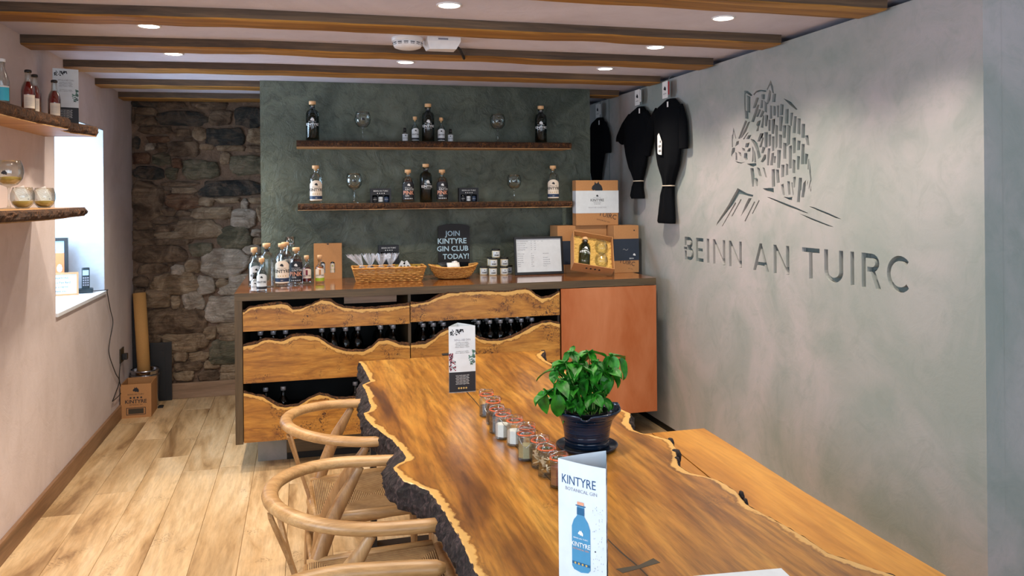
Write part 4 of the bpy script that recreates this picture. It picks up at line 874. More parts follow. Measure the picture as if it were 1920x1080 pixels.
# ---------------------------------------------------------------- things along the counter
def C(px, py): return on_z(px, py, CZT)
q = C(478, 547); put('mini', q.x, q.y, ZB, 'tiny clear miniature at the front left corner of the counter', .1, 1.15)
q = C(491, 547); put('small', q.x-.0, q.y+.0, ZB, 'small corked bottle with black-banded label at the counter front left', 0, 1.10)
put('small', -.290, 5.27, ZB, 'blue-tinted tall bottle farthest left on the counter', .4, 1.35)
put('clear', -.212, 5.20, ZB, 'tall clear gin bottle with black neck label among the counter bottles', 0, 1.02)
put('white', -.120, 5.235, ZB, 'cream-labelled gin bottle with navy band on the counter', -.05, 1.05)
put('white', -.105, 5.42, ZB, 'gin bottle half hidden behind the cream-labelled one', .5, 1.04)
put('pink', -.036, 5.31, ZB, 'black-labelled pink gin bottle on the counter', -.05, 1.07)
put('plum', .029, 5.35, ZB, 'small plum-coloured bottle with cream label on the counter', 0, 1.12)
put('amber', .112, 5.35, ZB, 'small amber bottle with lime-green banded label on the counter', 0, 1.12)
t = empty('glass_carafe', (-.075, 5.56, ZB), 0, 'tall open clear glass carafe behind the counter bottles', 'carafe'); mb = MB()
mb.lathe([(0, .0), (.042, .001), (.045, .01), (.045, .15), (.040, .19), (.031, .225), (.029, .25), (.034, .295), (.032, .295), (.027, .25), (.029, .225), (.038, .19), (.043, .15), (.043, .01), (0, .006)], 28); mb.build('glass_body', 'glass', t)
mb = MB(); mb.lathe([(.0295, .245), (.0315, .247), (.0315, .251), (.0295, .253)], 28); mb.build('neck_ring', 'wire', t)
# brown two-bottle gift carton with arched windows
t = empty('bottle_carton', (.172, 5.60, ZB), 0, 'tall brown card carton with two arched bottle windows', 'box'); H = .242; W = .093
def arch_pts(cx, z0, z1, hw): return [(cx-hw, z0), (cx+hw, z0), (cx+hw, z1-hw)]+[(cx+hw*math.cos(R(a)), z1-hw+hw*math.sin(R(a))) for a in range(20, 180, 20)]+[(cx-hw, z1-hw)]
mb = MB(); 
for c in (-.035, .030): mb.prism(arch_pts(c, .042, .118, .0165), -.02, .02, 'xz')
ct = mb.build('cutter', 'carton'); bm = bmesh.new(); bm.from_mesh(ct.data); bmesh.ops.recalc_face_normals(bm, faces=bm.faces); bm.to_mesh(ct.data); bm.free()
ct.location = (.172, 5.60, ZB)
mb = MB(); mb.box(-W, W, -.001, .002, 0, H); fp = mb.build('front_panel', 'carton', t); md = fp.modifiers.new('c', 'BOOLEAN'); md.object = ct; md.solver = 'EXACT'
bpy.context.view_layer.update(); nm = bpy.data.meshes.new_from_object(fp.evaluated_get(bpy.context.evaluated_depsgraph_get())); fp.modifiers.clear(); fp.data = nm; bpy.data.objects.remove(ct)
mb = MB(); mb.box(-W, -W+.002, .002, .06, 0, H); mb.box(W-.002, W, .002, .06, 0, H); mb.box(-W, W, .058, .06, 0, H); mb.box(-W+.002, W-.002, .002, .058, 0, .002); mb.box(-W+.002, W-.002, .002, .058, H-.002, H); mb.build('carton_body', 'carton', t)
for c, lm in ((-.035, 'paper'), (.030, 'cream')):
    mb = MB(); mb.lathe([(0, .003), (.024, .003), (.024, .13), (.009, .16), (.009, .2), (0, .2)], 16, 0, (c, .030, 0)); b = mb.build('bottle', 'glass_dark', t)
    mb = MB(); mb.X = Matrix.Translation((c, .030, 0)); patch(mb, .0246, 1.1, .03, .105, 0); f = cylfn(.0252, .06); mb.text('KINTYRE', .007, f, 1); boar(mb, 0, .028, .012, cylfn(.0252, .06), 1); mb.build('label', [lm, 'ink' if lm == 'paper' else 'lime_ink'], b)
mb = MB(); mb.add([(x, -.0014, z) for x, z in ((-.008, H), (.008, H), (.005, H-.008), (-.005, H-.008))], [(0, 1, 2, 3)]); mb.build('thumb_notch', 'ink', t)
# rectangular wicker basket
t = empty('sweet_basket', (.555, 5.33, ZB), R(-1.5), 'rectangular golden wicker basket of sweet bags on the counter', 'basket')
def wick(lx, ly, h, flare, rows=8, dx=.012):
    mb = MB(); n = int(2*(lx+ly)/dx)
    def per(u, g):
        a, b = lx/2+g, ly/2+g; d = u*2*(a*2+b*2)/2; P = 2*(2*a+2*b); d = u*P
        for (x0, y0, x1, y1) in ((-a, -b, a, -b), (a, -b, a, b), (a, b, -a, b), (-a, b, -a, -b)):
            L = math.hypot(x1-x0, y1-y0)
            if d <= L: return x0+(x1-x0)*d/L, y0+(y1-y0)*d/L, (y1-y0)/L, -(x1-x0)/L
            d -= L
        return x0, y0, 0, -1
    for r_ in range(rows):
        z0 = h*r_/rows; z1 = h*(r_+1)/rows; N = n; vs = []
        for k in range(N):
            u = k/N; ph = math.sin(k*math.pi/2.0+math.pi*(r_ % 2)); g = flare*(z0+z1)/2/h
            x, y, nx, ny = per(u, g); o_ = .0022*ph
            vs += [(x+nx*o_, y+ny*o_, z0+.0006), (x+nx*(o_+.0022), y+ny*(o_+.0022), (z0+z1)/2), (x+nx*o_, y+ny*o_, z1-.0006), (x+nx*(o_-.002), y+ny*(o_-.002), (z0+z1)/2)]
        fs = [(k*4+j, ((k+1) % N)*4+j, ((k+1) % N)*4+(j+1) % 4, k*4+(j+1) % 4) for k in range(N) for j in range(4)]
        mb.add(vs, fs, 0, True)
    return mb, per
bl, bwid, bh, fl = .420, .150, .092, .026
mb, per = wick(bl, bwid, bh, fl); mb.build('woven_side', 'wicker', t, props={'kind': 'stuff'})
mb = MB(); pts = [per(k/80, fl) for k in range(80)]; mb.tube([(a, b, bh+.002+.0015*math.sin(k*1.5)) for k, (a, b, _, _) in enumerate(pts)], .006, 8, closed=True); mb.build('rim', 'wicker', t)
mb = MB(); mb.box(-bl/2, bl/2, -bwid/2, bwid/2, 0, .004); mb.build('base', 'wicker_dark', t)
mb = MB(); mb.box(-bl/2-.008, bl/2+.008, -bwid/2-.006, bwid/2+.006, .04, .05); mb.build('inner_pad', 'straw', t)
BX = t
def sweetbag(i, x, lean, zr):
    o = empty('sweet_bag', (BX.location.x+x, BX.location.y-.02+.03*(i % 2), ZB+.052), zr, SBL[i], 'sweet bag', 'cellophane sweet bags in the wicker basket')
    mb = MB(); rng = random.Random(i)
    for k in range(9): mb.lathe([(0, -.010), (.008, -.006), (.010, 0), (.008, .006), (0, .010)], 8, 0, (rng.uniform(-.02, .02), rng.uniform(-.015, .012), .012+rng.uniform(0, .032)))
    mb.build('sweets', 'sweet', o)
    mb = MB(); mb.bbox(-.027, .027, -.026, -.0245, -.002, .042, .0005); mb.build('card_insert', 'paper', o)
    mb = MB(); n = 36; vs = []
    prof = [(.030, 0), (.032, .02), (.029, .036), (.014, .050), (.010, .056), (.020, .075), (.030, .100), (.038, .125)]
    for z_i, (r_, z) in enumerate(prof):
        for k in range(n):
            a = 2*math.pi*k/n; w_ = 1+(.30*math.sin(k*math.pi*2/4.5+i)*(z_i-2)/4 if z_i > 2 else 0); zz = z+(.012*math.sin(k*2.1+i) if z_i == 7 else 0)
            vs.append((math.cos(a)*r_*w_+lean*max(0, z-.05), math.sin(a)*r_*w_*.45, zz))
    mb.add(vs, [(j*n+k, j*n+(k+1) % n, (j+1)*n+(k+1) % n, (j+1)*n+k) for j in range(7) for k in range(n)], 0, False); mb.build('cellophane_wrap', 'cello', o)
SBL = ['cellophane sweet bag leaning out at the left end of the basket', 'cellophane sweet bag second from the left in the basket', 'cellophane sweet bag in the middle of the basket', 'cellophane sweet bag at the right of the sweets, beside the cards']
for i, (x, ln, zr) in enumerate(((-.175, -.75, .1), (-.118, -.1, -.1), (-.052, .0, .1), (.012, .15, .05))): sweetbag(i, x, ln, zr)
for i, (x, y, a, lb) in enumerate(((.075, .02, .25, 'clear window sweet box beside the sweet bags'), (.135, .03, .1, 'clear window sweet box in the middle right of the basket'), (.185, .01, -.1, 'clear window sweet box at the right end of the basket'))):
    o = empty('window_box', (BX.location.x+x, BX.location.y+y, ZB+.052), a, lb, 'box', 'window boxes in the wicker basket')
    mb = MB(); mb.bbox(-.028, .028, -.012, .016, 0, .056, .002); mb.build('box_body', 'honey', o); mb = MB(); mb.box(-.029, .029, -.013, .017, .0562, .0585); mb.build('lid', 'ink', o)
    mb = MB(); f = lambda u, v: (u, -.0128, v); mb.add([f(.013*math.cos(k*.785), .032+.013*math.sin(k*.785)) for k in range(8)], [tuple(range(8))], 0); mb.build('round_sticker', 'ink', o)
for i, (x, a, lb) in enumerate(((.075, .5, 'white card lying tilted over the window boxes'), (.120, -.6, 'white card with a small dark mark leaning on the basket front'))):
    mb = MB(); mb.X = Matrix.Rotation(a, 4, 'Y'); mb.bbox(-.016, .016, -.0008, .0008, -.034, .034, .0004); o = tag(mb.build('gift_card', 'paper', loc=(BX.location.x+x, BX.location.y-.06, ZB+.100)), lb, 'card')
    mb = MB(); boar(mb, 0, 0, .012, lambda u, v: (u, -.001, v), 0); mb.build('printed_mark', 'ink', o)
# chalkboard
p0, p1 = on_y(822, 490, YP-.05), on_y(881, 490, YP-.05); cw = (p1.x-p0.x)/2; cxx = (p0.x+p1.x)/2
t = empty('chalkboard', (cxx, YP-.045, CZT+.0), 0, 'black arched chalkboard inviting people to join the gin club', 'chalkboard'); bh_ = on_y(851, 420, YP-.05).z-CZT
mb = MB(); ol = [(-cw, 0), (cw, 0), (cw, bh_-.022)]+[(cw*math.cos(R(a)), bh_-.022+.022*math.sin(R(a))) for a in range(15, 180, 15)]+[(-cw, bh_-.022)]; mb.prism(ol, -.006, .006, 'xz'); mb.build('board', 'board', t)
mb = MB(); f0 = lambda dx, z: (lambda x, y: (x+dx, -.0068, z+y))
for tx, dx, zz, s_ in (('JOIN', -.012, .253, .033), ('KINTYRE', -.014, .203, .034), ('GIN CLUB', -.010, .154, .033), ('TODAY!', .012, .102, .034)): mb.text(tx, s_*bh_/.33, f0(dx, zz*bh_/.33+.0), 0, bold=.02)
mb.build('chalk_lettering', 'chalk', t)
# oval basket with pouches
q = C(853, 524); t = empty('oval_basket', (q.x, q.y+.055, ZB), 0, 'oval golden wicker bowl basket of small pouches on the counter', 'basket')
mb = MB(); n = 64
for r_ in range(9):
    z0 = .004+.075*r_/9; z1 = .004+.075*(r_+1)/9
    def rr(z): return .085+.080*(z/.08)**.62
    vs = []
    for k in range(n):
        a = 2*math.pi*k/n; o_ = .0022*math.sin(k*math.pi/2+math.pi*(r_ % 2)); up = .018*abs(math.cos(a))**3*(z1/.08)
        def pt(r, z): return (math.cos(a)*r, math.sin(a)*r*.58, z+.018*abs(math.cos(a))**3*(z/.08)**2)
        zm = (z0+z1)/2; vs += [pt(rr(z0)+o_, z0), pt(rr(zm)+o_+.0024, zm), pt(rr(z1)+o_, z1), pt(rr(zm)+o_-.002, zm)]
    mb.add(vs, [(k*4+j, ((k+1) % n)*4+j, ((k+1) % n)*4+(j+1) % 4, k*4+(j+1) % 4) for k in range(n) for j in range(4)], 0, True)
mb.build('woven_side', 'wicker', t, props={'kind': 'stuff'})
mb = MB(); mb.tube([(.166*math.cos(a*math.pi/24), .166*.58*math.sin(a*math.pi/24), .081+.018*abs(math.cos(a*math.pi/24))**3) for a in range(48)], .0055, 8, closed=True); mb.build('rim', 'wicker', t)
mb = MB(); mb.lathe([(0, .002), (.085, .002), (.105, .03), (.12, .045), (0, .048)], 32, sy=.58); mb.build('lining', 'wicker_dark', t)
def pouch(loc, sz, rz, tilt, m_, lb, nm_='pouch'):
    mb = MB(); bm = bmesh.new(); bmesh.ops.create_cube(bm, size=1); bmesh.ops.subdivide_edges(bm, edges=bm.edges[:], cuts=3, use_grid_fill=True)
    for v in bm.verts:
        c = v.co; k = 1-abs(c.x*2)**3; h = 1-abs(c.y*2)**3; c.z *= .3+.7*max(0, k*h)**.5; c.z += .08*nz(c.x*5+loc[0]*30, c.y*5, 3)
    bm.verts.index_update(); mb.X = Matrix.Rotation(tilt, 4, 'X') @ Matrix.Diagonal((*sz, 1)); mb.add([v.co[:] for v in bm.verts], [[v.index for v in f.verts] for f in bm.faces], 0, True); bm.free()
    o = tag(mb.build(nm_, m_, loc=loc, rz=rz), lb, 'pouch'); return o
bq = t.location
pouch((bq.x-.005, bq.y-.035, ZB+.088), (.085, .05, .035), .1, .9, 'tag', 'white soft pouch at the front of the oval basket')
pouch((bq.x+.018, bq.y+.025, ZB+.102), (.04, .03, .03), .3, .6, 'white_plastic', 'small white packet at the top of the oval basket')
pouch((bq.x-.065, bq.y+.01, ZB+.092), (.07, .05, .03), .5, .8, 'ink', 'black pouch at the left of the oval basket')
pouch((bq.x+.065, bq.y+.0, ZB+.090), (.075, .05, .035), -.3, .7, 'shirt', 'black pouch at the right of the oval basket')
pouch((bq.x-.10, bq.y-.01, ZB+.085), (.05, .03, .015), .2, .5, 'honey', 'gold packet at the far left of the oval basket')
# candle tins in a pyramid
def candle():
    t = empty('candle_jar', (0, 0, 0), 0, '', 'candle')
    mb = MB(); mb.lathe([(0, 0), (.026, 0), (.028, .003), (.028, .047), (.026, .050), (0, .050)], 22); mb.build('jar', 'tin', t)
    mb = MB(); mb.lathe([(0, .0502), (.029, .0502), (.030, .053), (.030, .059), (.028, .060), (0, .060)], 22); mb.build('lid', 'black_frame', t)
    mb = MB(); patch(mb, .0286, 1.0, .008, .045, 0); patch(mb, .029, .62, .013, .023, 1); f = cylfn(.0294, 0); boar(mb, 0, .034, .008, f, 1); mb.text('KINTYRE', .006, lambda x, y: f(x, y+.0155), 2); mb.build('label', ['paper', 'ink', 'white_ink'], t); return t
cd = candle(); first = True
q = C(932, 515)
for (px, py, lv, dy, lb) in ((907, 516, 0, .02, 'candle jar at the left end of the bottom row'), (924, 517, 0, -.03, 'candle jar second from the left in the bottom row'), (945, 517, 0, -.03, 'candle jar at the right front of the bottom row'), (953, 516, 0, .035, 'candle jar peeping out at the right end of the bottom row'),
                             (921, 0, 1, .05, 'candle jar at the back left of the middle row'), (925, 0, 1, -.018, 'candle jar at the left front of the middle row'), (945.5, 0, 1, -.01, 'candle jar at the right of the middle row'), (930, 0, 2, 0, 'candle jar alone on top of the pyramid')):
    yy = 5.50+dy; xx = on_y(px, 500, yy).x
    lb += ' of candles'if 'row' in lb else ''
    if first: o = cd; o.location = (xx, yy, ZB+.0605*lv); o['label'] = lb; o['group'] = 'candle jars stacked in a pyramid'; first = False
    else: copy_tree(cd, (xx, yy, ZB+.0605*lv), None, lb)
# framed price list
a, b = on_y(966, 509, 5.40), on_y(1057, 509, 5.40); fw = b.x-a.x; fh = on_y(1010, 444, 5.40).z-CZT
t = empty('price_list_frame', ((a.x+b.x)/2, 5.40, CZT+.001), 0, 'black-framed white price list standing on the counter', 'picture frame'); tl = R(-7)
def til(mb): mb.X = Matrix.Rotation(tl, 4, 'X'); return mb
hw = fw/2
for nmx, bx_ in (('frame_bar', (-hw, hw, 0, .018)), ('frame_bar', (-hw, hw, fh-.014, fh)), ('frame_bar', (-hw, -hw+.014, .018, fh-.014)), ('frame_bar', (hw-.014, hw, .018, fh-.014))):
    mb = til(MB()); mb.bbox(bx_[0], bx_[1], -.008, .008, bx_[2], bx_[3], .0015); mb.build(nmx, 'black_frame', t)
mb = til(MB()); mb.box(-hw+.013, hw-.013, 0, .003, .017, fh-.013); f = lambda x, y: (x, -.0006, y)
L = -hw+.022; rows = [(.205, ('Kintyre Botanical Gin 70cl', '35', '£33', '£4', '£5')), (.192, ('Kintyre Pink Gin 70cl', '35', '£33')), (.179, ('Gin and Tonic 20cl', '20', '£12')), (.166, ('Tarbert Gin Special 70cl', '43', '£35')), (.153, ('Cask Strength 70cl', '50', '£37')),
        (.128, ('Coffee and Cake', '£5')), (.115, ('Small Gin Set', '£12.50')), (.102, ('Large Gin Set', '£25.00')), (.089, ('Balloon Glass', '£10')), (.076, ('Stemless Glass', '£9.50')), (.063, ('Candle', '£8')), (.050, ('T-shirt', '£15.00'))]
hs = fh/.235
for z, cells in rows:
    for k, c in enumerate(cells): mb.text(c, .0052, (lambda k, z: lambda x, y: f(x+L+(0, .10, .125, .15, .18)[k], z*hs+y))(k, z), 1, -1)
for z, c in ((.128, 'Gift Card £25'), (.102, 'Gin School'), (.089, 'One Person £90'), (.076, 'Two Share £120'), (.063, 'Tasting Tour £10'), (.050, 'Tour £5')): mb.text(c, .0052, (lambda z: lambda x, y: f(x+.03, z*hs+y))(z), 1, -1)
mb.build('price_list', ['paper', 'navy'], t)
mb = MB(); mb.X = Matrix.Translation((0, .012, 0)) @ Matrix.Rotation(R(-16), 4, 'X'); mb.box(-.02, .02, .002, .005, .003, fh*.6); mb.build('easel_back', 'black_frame', t)
# kraft boxes at the right end
def krafttext(mb, fn):
    mb.text('BEINN AN', .018, lambda x, y: fn(x, y+.03), 0); 
def kbox(nm_, x0, x1, y0, y1, z0, z1, lb, band=None, sleeve=None, mark=None):
    cx, cy = (x0+x1)/2, y0; t = empty(nm_, (cx, cy, z0), 0, lb, 'box'); w_ = (x1-x0)/2; d = y1-y0; h = z1-z0
    mb = MB(); mb.bbox(-w_, w_, 0, d, 0, h, .003); mb.build('card_box', 'carton', t)
    f = lambda x, y: (x, -.0006, y)
    if band: 
        mb = MB(); mb.box(-w_-.0012, w_+.0012, -.0012, d+.001, h*band[0], h*band[1]); mb.text('BEINN', .008, lambda x, y: f(x+w_*.35, y+h*band[0]+.012) if False else (x+w_*.4, -.0018, y+h*band[0]+.01), 1); boar(mb, w_*.62, h*(band[0]+.12), .02, lambda x, y: (x, -.0018, y), 1)
        mb.tube([(-w_*.3+.01*k, -.0018, h*(band[0]+band[1])/2+.006*math.sin(k*1.8)) for k in range(5)], .0006, 4, 1); mb.build('paper_band', ['navy_card', 'white_ink'], t)
    if sleeve:
        mb = MB(); mb.box(-w_-.0015, w_+.003, -.0012, d*.9, h*sleeve[0], h*sleeve[1]); f3 = lambda x, y: (x, -.0018, y); zc = h*(sleeve[0]+sleeve[1])/2
        boar(mb, 0, zc+.044, .018, f3, 1); mb.text('BEINN AN TUIRC', .005, lambda x, y: f3(x, y+zc+.028), 2); mb.text('KINTYRE', .018, lambda x, y: f3(x, y+zc+.004), 1, bold=.01); mb.text('BOTANICAL GIN', .005, lambda x, y: f3(x, y+zc-.006), 1); dots(mb, 0, zc-.015, 4, .012, .0035, f3, 2)
        mb.text('SIGNATURE COLLECTION', .008, lambda x, y: f3(x, y+zc-.044), 2); mb.build('paper_sleeve', ['paper', 'ink', 'greyink'], t)
    if mark:
        mb = MB()
        for m_ in mark:
            if m_[0] == 'boar': boar(mb, m_[1], m_[2], m_[3], f, 0)
            else:
                mm = Matrix.Rotation(m_[4], 2)
                mb.text(m_[0], m_[3], (lambda m_, mm: lambda x, y: (lambda v: f(v.x+m_[1], v.y+m_[2]))(mm @ Vector((x, y))))(m_, mm), 0)
        mb.build('printed_lettering', 'ink', t)
    return t
a = on_y(1046, 500, 5.44); zt = on_y(1090, 423, 5.44).z; b = on_y(1138, 500, 5.44); b_prev = b.x
kbox('gift_carton', a.x, b.x+.0, 5.44, 5.62, ZB, zt, 'brown gift carton with navy band standing behind the open box', band=(.18, .68), mark=[('boar', -.12, .19, .02)])
a = on_y(1139, 500, 5.31); b = on_y(1198, 500, 5.31); zt2 = on_y(1170, 423, 5.31).z; a.x = max(a.x, b_prev+.004-.012)
bx2 = kbox('gift_carton', a.x+.012, b.x, 5.31, 5.47, ZB, zt2, 'brown gift carton with navy band against the grey wall', band=(.26, .72), mark=[('TUIRC', .0, .06, .03, R(-14)), ('EST. 2015', .03, .025, .006, R(-14)), ('boar', .06, zt2-ZB-.035, .012)])
a = on_y(1080, 380, 5.42); b = on_y(1159, 380, 5.42); zt3 = on_y(1120, 338, 5.42).z; zb3 = max(zt, zt2)+.001
kbox('gift_carton', a.x, b.x, 5.42, 5.50, zb3, zt3, 'upright brown gift carton in a white printed sleeve on top of the others', sleeve=(.27, .77), mark=[('boar', .0, (zt3-zb3)*.84, .085), ('TUIRC', .075, .055, .034, R(-14)), ('DISTILLERS EST. 2015', .045, .028, .008, R(-14))])
# open presentation box, tilted back
t = empty('presentation_box', (on_z(1104, 515, CZT).x-.045, 5.08, ZB), R(-8), 'open brown presentation box holding a bottle and two glasses, propped up', 'box')
ow, oh, od = .142, .285, .085; TL = Matrix.Rotation(R(-24), 4, 'X') @ Matrix.Rotation(R(-6), 4, 'Y') @ Matrix.Translation((0, 0, 0))
TLT = Matrix.Translation((0, 0.06, .0)) @ Matrix.Rotation(R(10), 4, 'Y') @ Matrix.Translation((0, 0, .022)) @ Matrix.Rotation(R(-42), 4, 'X') @ Matrix.Translation((0, -.085, 0))
def ob(mb): mb.X = TLT; return mb
mb = ob(MB()); mb.box(-ow, ow, od-.003, od, 0, oh); mb.build('back_panel', 'carton', t)
for bx_ in ((-ow, -ow+.004, 0, od-.003, 0, oh), (ow-.004, ow, 0, od-.003, 0, oh), (-ow+.004, ow-.004, 0, od-.003, 0, .004), (-ow+.004, ow-.004, 0, od-.003, oh-.004, oh)):
    mb = ob(MB()); mb.box(*bx_); mb.build('side_flap', 'carton', t)
mb = ob(MB()); n = 26; vs = [(-ow+.004+(2*ow-.008)*i/n, od*.55+.008*nz(i*.9, j*.9, 4)+.006*nz(i*2.3, j*2.1, 8), .004+(oh-.008)*j/n) for i in range(n+1) for j in range(n+1)]
mb.add(vs, [(i*(n+1)+j, (i+1)*(n+1)+j, (i+1)*(n+1)+j+1, i*(n+1)+j+1) for i in range(n) for j in range(n)], 0, False); mb.build('paper_straw', 'straw', t, props={'kind': 'stuff'})
mb = ob(MB()); f = lambda x, y: (x, .0, y)
for k in range(4): mb.lathe([(0, -.001), (.007, -.001), (.007, 0), (0, 0)], 10, 0, (-.045+.03*k, .035, -.0003))
mb.box(-ow*.8, -ow*.1, -.0006, 0, oh*.0+.0, .0) if False else None
mb.build('printed_marks', 'ink', t)
def inbox(kind, x, z, s, rz, lb):
    o = copy_tree(PB[kind], None, None, lb); A = t.matrix_world
    bpy.context.view_layer.update()
    Mx = Matrix.Translation(t.location) @ Matrix.Rotation(t.rotation_euler.z, 4, 'Z') @ TLT @ Matrix.Translation((x, od*.40, z)) @ Matrix.Rotation(rz, 4, 'Y') @ Matrix.Rotation(R(0), 4, 'X') @ Matrix.Scale(s, 4)
    o.rotation_euler = Mx.to_euler(); o.location = Mx.translation; o.scale = (s, s, s); return o
inbox('dark', -.062, .012, .92, R(3), 'smoky gin bottle lying in the open presentation box')
TG = wineglass(True)
def tumbler_in(x, z, lb, first=[True]):
    o = TG if first[0] else copy_tree(TG, None, None, lb); first[0] = False; o['label'] = lb
    Mx = Matrix.Translation(t.location) @ Matrix.Rotation(t.rotation_euler.z, 4, 'Z') @ TLT @ Matrix.Translation((x, od*.42, z))
    o.rotation_euler = Mx.to_euler(); o.location = Mx.translation; return o
tumbler_in(.066, .155, 'upper stemless glass in the open presentation box'); tumbler_in(.062, .04, 'lower stemless glass in the open presentation box')
# bottles kept inside the drawers
def stored():
    mb = MB(); mb.lathe([(0, 0), (.033, 0), (.034, .004), (.034, .12), (.026, .15), (.0125, .165), (.012, .198)], 14, 0); o = mb.build('stored_bottle', 'glass_dark'); 
    mb = MB(); mb.lathe([(0, .199), (.0155, .199), (.0155, .219), (.014, .222), (0, .222)], 14); mb.build('cap', 'silver', o); return o
sb = stored(); tag(sb, 'dark bottle with a silver cap standing inside the counter drawers', 'bottle', 'dark bottles stored inside the counter drawers')
first = True; ztop = on_y(620, 615, 5.0).z
zb = .50+.005
cols = [185, 262, 335, 550, 618, 692, 765, 900, 975]; XS = [on_y(430+c/3.176, 620, 5.05).x for c in cols]+[on_y(740+c/3.177, 620, 5.05).x for c in (168, 230, 290, 497, 565, 628, 690, 752, 815)]
bz = .760-.083+.001
for i, x in enumerate(XS):
    for j in range(3):
        if x > 1.56 or x < CX0+.08 or abs(x-.641) < .046: continue
        loc = (x, 5.04+j*.10, .500-.30+.31)
        loc = (x, 5.04+j*.10, .584)
        lb, gr = ('dark bottle with a silver cap inside the left-hand bay of the counter', 'bottles stored in the left bay of the counter') if x < .64 else ('dark bottle with a silver cap inside the bay next to the copper door', 'bottles stored in the bay beside the copper door')
        if first: sb.location = loc; first = False; sb['label'] = lb; sb['group'] = gr
        else: copy_tree(sb, loc, None, lb, gr)
for px, lb in ((498, 'dark bottle in the lowest drawer, leftmost of three'), (531, 'dark bottle in the lowest drawer, middle of three'), (666, 'dark bottle in the lowest drawer, half behind the table edge')): copy_tree(sb, (on_y(px, 720, 5.06).x, 5.06, .239), None, lb, 'bottles stored in the lowest counter drawer')
